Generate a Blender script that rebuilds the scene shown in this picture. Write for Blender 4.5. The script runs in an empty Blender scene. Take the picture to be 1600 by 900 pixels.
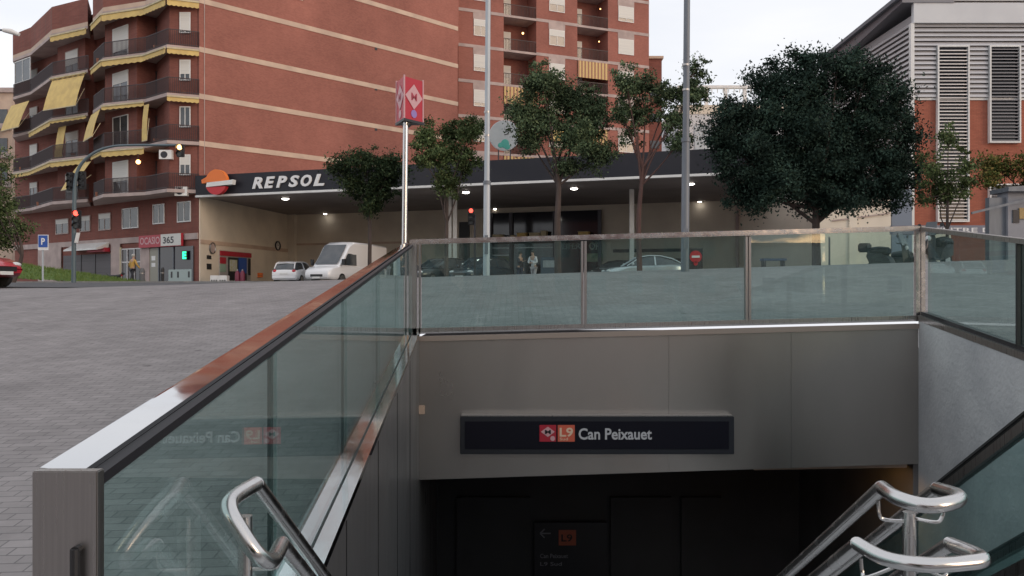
import bpy, bmesh, math, random
import numpy as np
from mathutils import Vector, Matrix
sc = bpy.context.scene
# ---------------------------------------------------------------- camera
EYE = 1.6; FPX = 1300.0
cd = bpy.data.cameras.new('camera'); cam = bpy.data.objects.new('camera', cd); sc.collection.objects.link(cam)
cam.location = (0, 0, EYE); cam.rotation_euler = (math.radians(90), 0, 0)
cd.sensor_width = 36; cd.lens = FPX/1600*36; cd.clip_start = .05; cd.clip_end = 3000
sc.camera = cam
# ---------------------------------------------------------------- world: bright overcast dusk sky, warm low in the west (behind the camera)
SUN_EL, SUN_AZ = 9.0, 128.0     # azimuth clockwise from +Y
w = bpy.data.worlds.new('World'); sc.world = w; w.use_nodes = True
nt = w.node_tree; nt.nodes.clear(); N = nt.nodes.new; L = nt.links.new
sky = N('ShaderNodeTexSky'); sky.sky_type = 'NISHITA'; sky.sun_disc = False
sky.sun_elevation = math.radians(SUN_EL); sky.sun_rotation = math.radians(SUN_AZ); sky.dust_density = 2.0; sky.air_density = 1.0
tc = N('ShaderNodeTexCoord')
mp = N('ShaderNodeMapping'); mp.inputs['Scale'].default_value = (1.0, 1.0, 4.0)
nz = N('ShaderNodeTexNoise'); nz.inputs['Scale'].default_value = 2.6; nz.inputs['Detail'].default_value = 6
L(tc.outputs['Generated'], mp.inputs[0]); L(mp.outputs[0], nz.inputs['Vector'])
# overcast veil: pale cloud colour, a little uneven
cr = N('ShaderNodeValToRGB'); cr.color_ramp.elements[0].position = .3; cr.color_ramp.elements[0].color = (9.6, 9.9, 10.7, 1)
cr.color_ramp.elements[1].position = .7; cr.color_ramp.elements[1].color = (11.4, 11.4, 11.7, 1)
L(nz.outputs['Fac'], cr.inputs[0])
mx = N('ShaderNodeMix'); mx.data_type = 'RGBA'; mx.inputs[0].default_value = .86
L(sky.outputs[0], mx.inputs[6]); L(cr.outputs[0], mx.inputs[7])
bg = N('ShaderNodeBackground'); bg.inputs[1].default_value = .1
# band of sunset-lit cloud low in the south-east behind the viewer
gd = N('ShaderNodeVectorMath'); gd.operation = 'DOT_PRODUCT'; gd.inputs[1].default_value = Vector((.33, -.94, .072)).normalized(); L(tc.outputs['Generated'], gd.inputs[0])
gp = N('ShaderNodeMapRange'); gp.interpolation_type = 'SMOOTHSTEP'; gp.inputs[1].default_value = .975; gp.inputs[2].default_value = .9995; L(gd.outputs['Value'], gp.inputs[0])
gs_ = N('ShaderNodeSeparateXYZ'); L(tc.outputs['Generated'], gs_.inputs[0])
ge = N('ShaderNodeMapRange'); ge.interpolation_type = 'SMOOTHSTEP'; ge.inputs[1].default_value = .115; ge.inputs[2].default_value = .06; L(gs_.outputs[2], ge.inputs[0])
gn = N('ShaderNodeTexNoise'); gn.inputs['Scale'].default_value = 22; gn.inputs['Detail'].default_value = 5; L(mp.outputs[0], gn.inputs['Vector'])
gr = N('ShaderNodeMapRange'); gr.inputs[1].default_value = .42; gr.inputs[2].default_value = .62; L(gn.outputs['Fac'], gr.inputs[0])
g1 = N('ShaderNodeMath'); g1.operation = 'MULTIPLY'; L(gp.outputs[0], g1.inputs[0]); L(ge.outputs[0], g1.inputs[1])
g2 = N('ShaderNodeMath'); g2.operation = 'MULTIPLY'; L(g1.outputs[0], g2.inputs[0]); L(gr.outputs[0], g2.inputs[1])
gc = N('ShaderNodeVectorMath'); gc.operation = 'SCALE'; gc.inputs[0].default_value = (75, 42, 17); L(g2.outputs[0], gc.inputs['Scale'])
ga = N('ShaderNodeVectorMath'); ga.operation = 'ADD'; L(mx.outputs[2], ga.inputs[0]); L(gc.outputs[0], ga.inputs[1])
L(ga.outputs[0], bg.inputs[0]); wo = N('ShaderNodeOutputWorld'); L(bg.outputs[0], wo.inputs[0])
sd = bpy.data.lights.new('sun', 'SUN'); sd.energy = .9; sd.angle = math.radians(25); sd.color = (1, .72, .5)
so = bpy.data.objects.new('sun', sd); sc.collection.objects.link(so)
a = math.radians(SUN_AZ); e = math.radians(SUN_EL)
sv = Vector((math.sin(a)*math.cos(e), math.cos(a)*math.cos(e), math.sin(e)))
so.rotation_euler = sv.to_track_quat('Z', 'Y').to_euler(); so.location = sv*60
sc.view_settings.view_transform = 'Standard'; sc.view_settings.look = 'None'; sc.view_settings.exposure = 0; sc.view_settings.gamma = 1
sc.cycles.max_bounces = 10; sc.cycles.transparent_max_bounces = 24; sc.cycles.glossy_bounces = 4; sc.cycles.sample_clamp_indirect = 4
sc.cycles.caustics_reflective = False; sc.cycles.caustics_refractive = False
sc.cycles.use_denoising = True

# ---------------------------------------------------------------- helpers
COL = sc.collection
def P(px, py, d): return Vector(((px-800)/FPX*d, d, EYE+(450-py)/FPX*d))
def zpy(py, d): return EYE+(450-py)/FPX*d
def root_of(o):
    while o.parent: o = o.parent
    return o
class MB:
    def __init__(s): s.v = []; s.f = []
    def add(s, vs, fs):
        k = len(s.v); s.v += [tuple(q) for q in vs]; s.f += [tuple(i+k for i in f) for f in fs]; return s
    def quad(s, a, b, c, d): return s.add([a, b, c, d], [(0, 1, 2, 3)])
    def hexa(s, p):  # 8 pts: bottom 4, top 4
        return s.add(p, [(3, 2, 1, 0), (4, 5, 6, 7), (0, 1, 5, 4), (1, 2, 6, 5), (2, 3, 7, 6), (3, 0, 4, 7)])
    def box(s, x0, x1, y0, y1, z0, z1):
        return s.hexa([(x0, y0, z0), (x1, y0, z0), (x1, y1, z0), (x0, y1, z0), (x0, y0, z1), (x1, y0, z1), (x1, y1, z1), (x0, y1, z1)])
    def prism(s, poly, z0, z1):
        n = len(poly)
        ar = sum(poly[i][0]*poly[(i+1) % n][1]-poly[(i+1) % n][0]*poly[i][1] for i in range(n))
        if ar < 0: poly = poly[::-1]
        g = (lambda z, i: z[i] if hasattr(z, '__len__') else z)
        vs = [(p[0], p[1], g(z0, i)) for i, p in enumerate(poly)]+[(p[0], p[1], g(z1, i)) for i, p in enumerate(poly)]
        return s.add(vs, [tuple(range(n))[::-1], tuple(range(n, 2*n))]+[(i, (i+1) % n, (i+1) % n+n, i+n) for i in range(n)])
    def bar(s, a, b, wu, wv, up=(0, 0, 1)):   # rectangular bar a->b, full widths
        a = Vector(a); b = Vector(b); t = (b-a).normalized(); up = Vector(up)
        if abs(t.dot(up)) > .98: up = Vector((0, 1, 0))
        u = t.cross(up).normalized()*wu/2; v = u.cross(t).normalized()*wv/2
        return s.hexa([a-u-v, a+u-v, a+u+v, a-u+v, b-u-v, b+u-v, b+u+v, b-u+v])
    def tube(s, pts, r, n=10, cap=True):
        pts = [Vector(p) for p in pts]; m = len(pts)
        rr = r if hasattr(r, '__len__') else [r]*m
        k = len(s.v); prev = None
        for i, p in enumerate(pts):
            t = (pts[min(i+1, m-1)]-pts[max(i-1, 0)]).normalized()
            if prev is None:
                u = t.orthogonal().normalized()
            else:
                u = prev-t*prev.dot(t); u = u.normalized() if u.length > 1e-6 else t.orthogonal().normalized()
            prev = u; v = t.cross(u)
            for j in range(n):
                an = 2*math.pi*j/n; s.v.append(tuple(p+(u*math.cos(an)+v*math.sin(an))*rr[i]))
        for i in range(m-1):
            for j in range(n):
                s.f.append((k+i*n+j, k+i*n+(j+1) % n, k+(i+1)*n+(j+1) % n, k+(i+1)*n+j))
        if cap:
            s.f.append(tuple(k+j for j in range(n))[::-1]); s.f.append(tuple(k+(m-1)*n+j for j in range(n)))
        return s
    def disc(s, c, axis, r, th, n=24, r2=None):
        c = Vector(c); ax = Vector(axis).normalized()
        return s.tube([c-ax*th/2, c+ax*th/2], [r, r if r2 is None else r2], n)
    def ball(s, c, r, n=10, sx=1, sy=1, sz=1):
        k = len(s.v); m = n//2+1; c = Vector(c)
        for i in range(1, m):
            th = math.pi*i/m
            for j in range(n):
                ph = 2*math.pi*j/n; s.v.append((c.x+r*sx*math.sin(th)*math.cos(ph), c.y+r*sy*math.sin(th)*math.sin(ph), c.z+r*sz*math.cos(th)))
        a = len(s.v); s.v.append((c.x, c.y, c.z+r*sz)); s.v.append((c.x, c.y, c.z-r*sz))
        for i in range(m-2):
            for j in range(n): s.f.append((k+i*n+j, k+(i+1)*n+j, k+(i+1)*n+(j+1) % n, k+i*n+(j+1) % n))
        for j in range(n):
            s.f.append((a, k+j, k+(j+1) % n)); s.f.append((a+1, k+(m-2)*n+(j+1) % n, k+(m-2)*n+j))
        return s
    def build(s, name, m, parent=None, org=None, smooth=False, local=False, bevel=0):
        me = bpy.data.meshes.new(name)
        if not local:
            if org is None: org = root_of(parent).location if parent else (0, 0, 0)
            vs = [(q[0]-org[0], q[1]-org[1], q[2]-org[2]) for q in s.v]
        else: vs = s.v
        me.from_pydata(vs, [], s.f); me.update()
        bm = bmesh.new(); bm.from_mesh(me); bmesh.ops.recalc_face_normals(bm, faces=bm.faces[:])
        if bevel: bmesh.ops.bevel(bm, geom=bm.edges[:], offset=bevel, segments=2, affect='EDGES', clamp_overlap=True)
        bm.to_mesh(me); bm.free()
        if smooth:
            me.polygons.foreach_set('use_smooth', [True]*len(me.polygons)); me.set_sharp_from_angle(angle=math.radians(42))
        me.materials.append(m)
        o = bpy.data.objects.new(name, me); COL.objects.link(o)
        if parent: o.parent = parent
        elif org is not None and not local: o.location = org
        return o
def tag(o, label=None, cat=None, group=None, kind=None):
    if label: o['label'] = label
    if cat: o['category'] = cat
    if group: o['group'] = group
    if kind: o['kind'] = kind
    return o
def thing(name, label, cat, loc=(0, 0, 0), rz=0, group=None):
    o = bpy.data.objects.new(name, None); COL.objects.link(o); o.location = loc; o.rotation_euler = (0, 0, rz)
    o.empty_display_size = .2
    return tag(o, label, cat, group)
def struct(name, mb, m, **k): return tag(mb.build(name, m, **k), kind='structure')
def copy_tree(o, parent=None):
    c = o.copy(); COL.objects.link(c); c.parent = parent
    for ch in list(o.children): copy_tree(ch, c)
    return c

# ---------------------------------------------------------------- materials
def mat(name, col, rough=.6, metal=0, col2=None, scale=4, detail=5, bump=0, bscale=None, stretch=(1, 1, 1), spec=.5, dist=.02, contrast=(.35, .65), rvar=0):
    m = bpy.data.materials.new(name); m.use_nodes = True; nt = m.node_tree; b = nt.nodes['Principled BSDF']
    b.inputs['Base Color'].default_value = (*col, 1); b.inputs['Roughness'].default_value = rough; b.inputs['Metallic'].default_value = metal
    b.inputs['Specular IOR Level'].default_value = spec
    if col2 or bump or rvar:
        tc = nt.nodes.new('ShaderNodeTexCoord'); mp = nt.nodes.new('ShaderNodeMapping'); mp.inputs['Scale'].default_value = stretch
        nz = nt.nodes.new('ShaderNodeTexNoise'); nz.inputs['Scale'].default_value = scale; nz.inputs['Detail'].default_value = detail
        nt.links.new(tc.outputs['Object'], mp.inputs[0]); nt.links.new(mp.outputs[0], nz.inputs['Vector'])
        if col2:
            r = nt.nodes.new('ShaderNodeValToRGB'); r.color_ramp.elements[0].position = contrast[0]; r.color_ramp.elements[1].position = contrast[1]
            r.color_ramp.elements[0].color = (*col, 1); r.color_ramp.elements[1].color = (*col2, 1)
            nt.links.new(nz.outputs['Fac'], r.inputs[0]); nt.links.new(r.outputs[0], b.inputs['Base Color'])
        if rvar:
            mr = nt.nodes.new('ShaderNodeMapRange'); mr.inputs[3].default_value = max(.02, rough-rvar); mr.inputs[4].default_value = rough+rvar
            mr.inputs[1].default_value = .3; mr.inputs[2].default_value = .7
            nt.links.new(nz.outputs['Fac'], mr.inputs[0]); nt.links.new(mr.outputs[0], b.inputs['Roughness'])
        if bump:
            n2 = nt.nodes.new('ShaderNodeTexNoise'); n2.inputs['Scale'].default_value = bscale or scale*6; n2.inputs['Detail'].default_value = 4
            nt.links.new(mp.outputs[0], n2.inputs['Vector'])
            bp = nt.nodes.new('ShaderNodeBump'); bp.inputs['Strength'].default_value = bump; bp.inputs['Distance'].default_value = dist
            nt.links.new(n2.outputs['Fac'], bp.inputs['Height']); nt.links.new(bp.outputs[0], b.inputs['Normal'])
    return m
def emis(name, col, s):
    m = bpy.data.materials.new(name); m.use_nodes = True; b = m.node_tree.nodes['Principled BSDF']
    b.inputs['Base Color'].default_value = (*col, 1); b.inputs['Emission Color'].default_value = (*col, 1); b.inputs['Emission Strength'].default_value = s
    return m
def glassmat(name, tint, f0=.045, gcol=(1, 1, 1), rough=.0, milky=0):
    m = bpy.data.materials.new(name); m.use_nodes = True; nt = m.node_tree; nt.nodes.clear(); N = nt.nodes.new; L = nt.links.new
    out = N('ShaderNodeOutputMaterial'); tr = N('ShaderNodeBsdfTransparent'); tr.inputs[0].default_value = (*tint, 1)
    gl = N('ShaderNodeBsdfGlossy'); gl.inputs['Roughness'].default_value = rough; gl.inputs[0].default_value = (*gcol, 1)
    g = N('ShaderNodeNewGeometry'); d = N('ShaderNodeVectorMath'); d.operation = 'DOT_PRODUCT'; L(g.outputs['Normal'], d.inputs[0]); L(g.outputs['Incoming'], d.inputs[1])
    ab = N('ShaderNodeMath'); ab.operation = 'ABSOLUTE'; L(d.outputs['Value'], ab.inputs[0])
    su = N('ShaderNodeMath'); su.operation = 'SUBTRACT'; su.inputs[0].default_value = 1; L(ab.outputs[0], su.inputs[1])
    pw = N('ShaderNodeMath'); pw.operation = 'POWER'; pw.inputs[1].default_value = 5; L(su.outputs[0], pw.inputs[0])
    ma = N('ShaderNodeMath'); ma.operation = 'MULTIPLY_ADD'; ma.inputs[1].default_value = 1-f0; ma.inputs[2].default_value = f0; L(pw.outputs[0], ma.inputs[0])
    ms = N('ShaderNodeMixShader'); L(ma.outputs[0], ms.inputs[0]); L(tr.outputs[0], ms.inputs[1]); L(gl.outputs[0], ms.inputs[2])
    last = ms
    if milky:  # streaky teal diffuse layer that makes the pane milky
        tc = N('ShaderNodeTexCoord'); mp = N('ShaderNodeMapping'); mp.inputs['Scale'].default_value = (6, 6, 1.2); nz = N('ShaderNodeTexNoise'); nz.inputs['Scale'].default_value = 3; nz.inputs['Detail'].default_value = 6
        L(tc.outputs['Object'], mp.inputs[0]); L(mp.outputs[0], nz.inputs['Vector'])
        mr = N('ShaderNodeMapRange'); mr.inputs[1].default_value = .4; mr.inputs[2].default_value = .8; mr.inputs[3].default_value = milky*.4; mr.inputs[4].default_value = milky
        L(nz.outputs['Fac'], mr.inputs[0]); df = N('ShaderNodeBsdfDiffuse'); df.inputs[0].default_value = (.36, .56, .56, 1)
        m2 = N('ShaderNodeMixShader'); L(mr.outputs[0], m2.inputs[0]); L(ms.outputs[0], m2.inputs[1]); L(df.outputs[0], m2.inputs[2]); last = m2
    L(last.outputs[0], out.inputs[0]); return m
def brickmat(name, c1, c2, mortar, bw, bh, ms=.012, rough=.85, bump=.25, noise=.35, axis='XZ', stain=None, squash=1, nscale=.5):
    m = bpy.data.materials.new(name); m.use_nodes = True; nt = m.node_tree; b = nt.nodes['Principled BSDF']; N = nt.nodes.new; L = nt.links.new
    b.inputs['Roughness'].default_value = rough; b.inputs['Specular IOR Level'].default_value = .25
    tc = N('ShaderNodeTexCoord'); sp = N('ShaderNodeSeparateXYZ'); cb = N('ShaderNodeCombineXYZ'); L(tc.outputs['Object'], sp.inputs[0])
    if axis == 'XY': L(sp.outputs[0], cb.inputs[0]); L(sp.outputs[1], cb.inputs[1])
    else:   # walls: run along x+y so that both orientations get courses
        ad = N('ShaderNodeMath'); ad.operation = 'ADD' if axis == 'XZ' else 'SUBTRACT'; L(sp.outputs[0], ad.inputs[0]); L(sp.outputs[1], ad.inputs[1]); L(ad.outputs[0], cb.inputs[0]); L(sp.outputs[2], cb.inputs[1])
    br = N('ShaderNodeTexBrick'); L(cb.outputs[0], br.inputs['Vector']); br.inputs['Scale'].default_value = 1
    br.inputs['Brick Width'].default_value = bw; br.inputs['Row Height'].default_value = bh; br.inputs['Mortar Size'].default_value = ms
    br.inputs['Mortar Smooth'].default_value = .3; br.inputs['Bias'].default_value = 0
    br.inputs['Color1'].default_value = (*c1, 1); br.inputs['Color2'].default_value = (*c2, 1); br.inputs['Mortar'].default_value = (*mortar, 1)
    nz = N('ShaderNodeTexNoise'); nz.inputs['Scale'].default_value = nscale; nz.inputs['Detail'].default_value = 8; nz.inputs['Roughness'].default_value = .65; L(tc.outputs['Object'], nz.inputs['Vector'])
    mr = N('ShaderNodeMapRange'); mr.inputs[1].default_value = .3; mr.inputs[2].default_value = .7; mr.inputs[3].default_value = 1-noise; mr.inputs[4].default_value = 1+noise*.6; L(nz.outputs['Fac'], mr.inputs[0])
    mu = N('ShaderNodeVectorMath'); mu.operation = 'SCALE'; L(br.outputs['Color'], mu.inputs[0]); L(mr.outputs[0], mu.inputs['Scale'])
    if axis == 'XY':   # gum spots, drips and wear blotches trodden into the paving
        vo = N('ShaderNodeTexVoronoi'); vo.inputs['Scale'].default_value = 1.7; L(tc.outputs['Object'], vo.inputs['Vector'])
        sr = N('ShaderNodeMapRange'); sr.inputs[1].default_value = .05; sr.inputs[2].default_value = .09; sr.inputs[3].default_value = .62; sr.inputs[4].default_value = 1; L(vo.outputs['Distance'], sr.inputs[0])
        n3 = N('ShaderNodeTexNoise'); n3.inputs['Scale'].default_value = 3.2; n3.inputs['Detail'].default_value = 10; n3.inputs['Roughness'].default_value = .75; L(tc.outputs['Object'], n3.inputs['Vector'])
        s3 = N('ShaderNodeMapRange'); s3.inputs[1].default_value = .35; s3.inputs[2].default_value = .65; s3.inputs[3].default_value = .92; s3.inputs[4].default_value = 1.07; L(n3.outputs['Fac'], s3.inputs[0])
        mm = N('ShaderNodeMath'); mm.operation = 'MULTIPLY'; L(sr.outputs[0], mm.inputs[0]); L(s3.outputs[0], mm.inputs[1])
        m2 = N('ShaderNodeVectorMath'); m2.operation = 'SCALE'; L(mu.outputs[0], m2.inputs[0]); L(mm.outputs[0], m2.inputs['Scale']); mu = m2
    L(mu.outputs[0], b.inputs['Base Color'])
    bp = N('ShaderNodeBump'); bp.inputs['Strength'].default_value = bump; bp.inputs['Distance'].default_value = .01; bp.invert = True
    L(br.outputs['Fac'], bp.inputs['Height']); L(bp.outputs[0], b.inputs['Normal'])
    return m
M = {}
M['paver'] = brickmat('paver', (.285, .26, .256), (.235, .215, .212), (.15, .139, .139), .165, .082, .0045, axis='XY', noise=.17, bump=.2, nscale=.8)
M['asphalt'] = mat('asphalt', (.06, .062, .068), .8, col2=(.09, .09, .095), scale=3, bump=.3, bscale=60)
M['kerb'] = mat('kerb_stone', (.3, .3, .29), .8, col2=(.22, .22, .22), scale=2, bump=.2)
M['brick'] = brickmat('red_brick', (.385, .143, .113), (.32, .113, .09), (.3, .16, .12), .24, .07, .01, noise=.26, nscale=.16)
M['brick2'] = brickmat('dark_shaded_red_brick', (.28, .1, .078), (.23, .078, .062), (.2, .11, .09), .24, .07, .01, noise=.22, nscale=.4)  # red brick darkened in colour for the shaded left facade and recesses
M['brick3'] = brickmat('orange_brick', (.43, .145, .095), (.37, .12, .08), (.3, .12, .08), .24, .07, .01, noise=.15)
M['cream'] = mat('cream_concrete', (.62, .47, .36), .8, col2=(.5, .37, .29), scale=.8, detail=8, bump=.1)
M['band'] = mat('pink_grey_concrete', (.5, .4, .37), .8, col2=(.38, .3, .28), scale=1.2, detail=8)
M['beige'] = mat('beige_render', (.78, .7, .58), .85, col2=(.66, .59, .49), scale=.5, detail=8, bump=.1)
M['steel'] = mat('brushed_steel', (.47, .455, .44), .32, 1, col2=(.4, .385, .375), scale=5, stretch=(30, 30, .6), rvar=.08)
M['steelpanel'] = mat('steel_panel', (.47, .435, .405), .32, .94, col2=(.4, .375, .35), scale=1.2, detail=6, stretch=(1.6, 1.6, .7), rvar=.05, contrast=(.2, .8))
M['dulltrim'] = mat('dull_trim', (.3, .25, .22), .6, .3)
M['steeldark'] = mat('dark_steel_panel', (.26, .26, .27), .35, .7, col2=(.2, .2, .205), scale=1.2, detail=8, stretch=(2, 2, .6), rvar=.08)
M['mirror'] = mat('polished_steel', (.64, .64, .64), .07, 1, rvar=.05, scale=9)
M['tubesteel'] = mat('satin_steel', (.58, .57, .56), .24, 1, rvar=.07, scale=14)
M['darkmetal'] = mat('dark_metal', (.05, .05, .055), .35, .6)
M['blackchannel'] = mat('black_channel', (.018, .018, .022), .5, 0, spec=.2)
M['stone'] = mat('grey_stone', (.6, .6, .6), .75, col2=(.36, .365, .38), scale=1.3, detail=12, bump=.4, bscale=22, contrast=(.3, .7))
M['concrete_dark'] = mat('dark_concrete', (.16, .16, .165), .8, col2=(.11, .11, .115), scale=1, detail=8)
M['glass'] = glassmat('balustrade_glass', (.755, .865, .855), .042, milky=.055)
M['window'] = mat('window_glass', (.035, .045, .055), .06, .0, spec=.8, col2=(.08, .085, .09), scale=1.2)
M['shutter'] = mat('white_shutter', (.72, .71, .66), .6, col2=(.62, .61, .58), scale=30, stretch=(.01, .01, 1), bump=.3, bscale=25)
M['white'] = mat('white_paint', (.78, .78, .76), .45, col2=(.7, .7, .69), scale=2)
M['poleg'] = mat('pale_galvanised', (.5, .54, .57), .5, .3, col2=(.42, .46, .49), scale=2, stretch=(3, 3, .4))
M['poled'] = mat('grey_galvanised', (.19, .21, .235), .5, .3, col2=(.15, .165, .19), scale=2, stretch=(3, 3, .4))
M['iron'] = mat('dark_iron', (.055, .04, .042), .5, .2)
M['yellow'] = mat('yellow_canvas', (.72, .53, .2), .8, col2=(.6, .43, .17), scale=2, bump=.1)
M['creamcloth'] = mat('cream_canvas', (.62, .54, .36), .8, col2=(.5, .43, .28), scale=3)
M['navy'] = mat('dark_fascia', (.016, .017, .025), .45, col2=(.026, .026, .033), scale=.4, spec=.3)
M['soffit'] = mat('canopy_soffit', (.3, .26, .25), .7, col2=(.24, .21, .2), scale=.5)
M['darkglass'] = mat('dark_shop_glass', (.012, .013, .022), .08, spec=.7)
M['black'] = mat('black_plastic', (.02, .02, .022), .45)
M['rubber'] = mat('black_rubber', (.018, .018, .018), .75)
M['alu'] = mat('aluminium_louvre', (.62, .6, .6), .42, .5, col2=(.52, .5, .5), scale=1.5, stretch=(.3, .3, 6))
M['alud'] = mat('dark_louvre', (.2, .2, .22), .5, .3)
M['white_wall'] = mat('white_render', (.7, .71, .72), .8, col2=(.6, .61, .63), scale=.4)
M['grass'] = mat('grass_soil', (.07, .12, .02), .9, col2=(.11, .17, .035), scale=2, bump=.4)
M['blade'] = mat('grass_blade', (.09, .16, .025), .7, col2=(.15, .2, .05), scale=6)
M['redp'] = mat('red_paint', (.52, .02, .03), .35)
M['orangep'] = mat('orange_paint', (.8, .19, .03), .4)
M['lamp'] = emis('lamp_glow', (1, .93, .85), 14)
M['lampamber'] = emis('amber_lens_lit', (1, .55, .2), 5)
M['lampred'] = emis('red_lens_lit', (1, .09, .06), 3.0)
M['lampwarm'] = emis('warm_tube', (1, .5, .15), 11)
M['bluep'] = mat('blue_paint', (.03, .1, .4), .4)
M['whitep'] = mat('white_lettering', (.8, .8, .8), .5)
def leafmat(name, a, b2, c):
    m = bpy.data.materials.new(name); m.use_nodes = True; nt = m.node_tree; b = nt.nodes['Principled BSDF']; N = nt.nodes.new; L = nt.links.new
    g = N('ShaderNodeNewGeometry'); r = N('ShaderNodeValToRGB'); L(g.outputs['Random Per Island'], r.inputs[0])
    r.color_ramp.elements[0].color = (*a, 1); r.color_ramp.elements[1].color = (*c, 1); el = r.color_ramp.elements.new(.6); el.color = (*b2, 1)
    tc = N('ShaderNodeTexCoord'); nz = N('ShaderNodeTexNoise'); nz.inputs['Scale'].default_value = 1.1; nz.inputs['Detail'].default_value = 3; L(tc.outputs['Object'], nz.inputs['Vector'])
    mr = N('ShaderNodeMapRange'); mr.inputs[1].default_value = .35; mr.inputs[2].default_value = .65; mr.inputs[3].default_value = .55; mr.inputs[4].default_value = 1.5; L(nz.outputs['Fac'], mr.inputs[0])
    vm = N('ShaderNodeVectorMath'); vm.operation = 'SCALE'; L(r.outputs[0], vm.inputs[0]); L(mr.outputs[0], vm.inputs['Scale'])
    L(vm.outputs[0], b.inputs['Base Color']); b.inputs['Roughness'].default_value = .75; b.inputs['Specular IOR Level'].default_value = .12
    return m
M['leaf_dark'] = leafmat('dark_leaf', (.02, .038, .03), (.026, .048, .036), (.036, .062, .044))
M['leaf_mid'] = leafmat('mid_leaf', (.05, .075, .03), (.08, .115, .045), (.15, .18, .08))
M['leaf_olive'] = leafmat('olive_leaf', (.05, .075, .042), (.08, .12, .062), (.15, .19, .1))
M['leaf_yel'] = leafmat('yellow_green_leaf', (.05, .07, .02), (.1, .11, .03), (.24, .17, .06))
M['bark'] = mat('bark', (.06, .045, .04), .9, col2=(.1, .075, .065), scale=6, bump=.6, stretch=(1, 1, .3))
M['barkred'] = mat('reddish_bark', (.13, .07, .06), .9, col2=(.09, .055, .05), scale=6, bump=.6, stretch=(1, 1, .3))

# ---------------------------------------------------------------- stairwell frame of reference
YB = 9.15
def bx(d): return -1.02-.0462*(d-YB)
def bz(d): return 1.086+.1038*(d-YB)
def rx(d): return 4.47+.05*(d-YB)
def rz_(d): return 1.25+.125*(d-YB)
def sstep(a, b, x):
    t = min(1, max(0, (x-a)/(b-a))); return t*t*(3-2*t)
def H(x, y):
    xc = max(-14, min(14, x))
    p = .154+.104*y+.0255*xc
    if y < -3: p = .154+.104*-3+.0255*xc
    l = 1.9+.031*max(-12, min(12, x))
    k = .22; h = max(0, k-abs(p-l))/k; z = min(p, l)-h*h*k/4
    if y > 19:
        t = sstep(19, 34, y); z = z*(1-t)+1.8*t
    return z
STATION_Z = 1.8
# ================================================================ GROUND
def ground():
    ys = [-60, -20, -8, -3]+[-2+.5*i for i in range(6)]+[1.3]+[1.8+.5*i for i in range(14)]+[8.8, 9.25]+[9.7+.6*i for i in range(20)]+[22.5, 24, 26, 28, 31, 34, 40, 60, 100, 200, 500, 900]
    lx = [-900, -300, -80, -40, -26, -20, -16, -12, -9, -7, -5, -4, -3, -2.2, -1.6]
    rxs = [5.2, 6, 7, 8, 10, 12, 15, 20, 30, 60, 300, 900]
    ymid = lambda y: min(max(y, 1.3), 9.25)
    rows = []
    for y in ys:
        ym = ymid(y); a = bx(ym)-.10; b = rx(ym)+.10
        row = lx+[a]+[a+(b-a)*t for t in (.2, .4, .6, .8)]+[b]+rxs
        rows.append([(x, y, H(x, y)) for x in row])
    nl = len(lx); n = len(rows[0]); vs = [p for r in rows for p in r]; f = []
    for i in range(len(rows)-1):
        for j in range(n-1):
            if nl <= j < nl+5 and ys[i] >= 1.3 and ys[i+1] <= 9.26: continue
            f.append((i*n+j, i*n+j+1, (i+1)*n+j+1, (i+1)*n+j))
    return MB().add(vs, f)
struct('ground', ground(), M['paver'], smooth=True)
# road between the plaza and the shops
def strip(x0, x1, y0, y1, dz, nx, ny, hf=H):
    vs = [(x0+(x1-x0)*i/nx, y0(x0+(x1-x0)*i/nx)+(y1(x0+(x1-x0)*i/nx)-y0(x0+(x1-x0)*i/nx))*j/ny, 0) for j in range(ny+1) for i in range(nx+1)]
    vs = [(x, y, hf(x, y)+dz) for x, y, z in vs]
    return MB().add(vs, [(j*(nx+1)+i, j*(nx+1)+i+1, (j+1)*(nx+1)+i+1, (j+1)*(nx+1)+i) for j in range(ny) for i in range(nx)])
struct('road', strip(-90, 60, lambda x: 24.0, lambda x: 38.0-.12*x, .02, 60, 30), M['asphalt'], smooth=True)
st = strip(-70, -6, lambda x: 40.5, lambda x: 40.62, .03, 60, 1)
pv = MB()
for i in range(40):
    x = -60+i*2.6; y = 38.1-.12*x
    pv.box(x, x+2.58, y, y+.25, STATION_Z-.1, STATION_Z+.13)
struct('kerb', pv, M['kerb'])
struct('pavement', MB().prism([(-90, 49), (-60, 45.5), (40, 34.5), (60, 90), (-90, 90)], STATION_Z-.3, STATION_Z+.06), M['kerb'])

# ================================================================ METRO ENTRANCE
# walls of the stairwell
zb = -4.4
m = MB(); ys_ = [1.3, YB, 14.0]
a0, a1 = bx(1.3), bx(YB)
lw = thing('retaining_wall', 'dark metal clad wall of the stairwell under the glass side railing', 'wall', (bx(1.3), 1.3, zb))
m.hexa([(a0-.16, 1.3, zb), (a0, 1.3, zb), (a1, YB, zb), (a1-.16, YB, zb), (a0-.16, 1.3, bz(1.3)), (a0, 1.3, bz(1.3)), (a1, YB, bz(YB)), (a1-.16, YB, bz(YB))])
m.hexa([(a1-.16, YB, zb), (a1, YB, zb), (bx(14), 14, zb), (bx(14)-.16, 14, zb), (a1-.16, YB, -.3), (a1, YB, -.3), (bx(14), 14, -.3), (bx(14)-.16, 14, -.3)])
m.build('cladding', M['steeldark'], lw)
seam = MB()
for d in [2.6, 3.9, 5.2, 6.5, 7.8]:
    x = bx(d); seam.box(x-.002, x+.004, d-.006, d+.006, -2.5, bz(d)-.03)
seam.build('seam', M['black'], lw)
rw = thing('retaining_wall', 'pale grey stained stone wall beside the escalator', 'wall', (rx(1.3), 1.3, zb))
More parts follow.
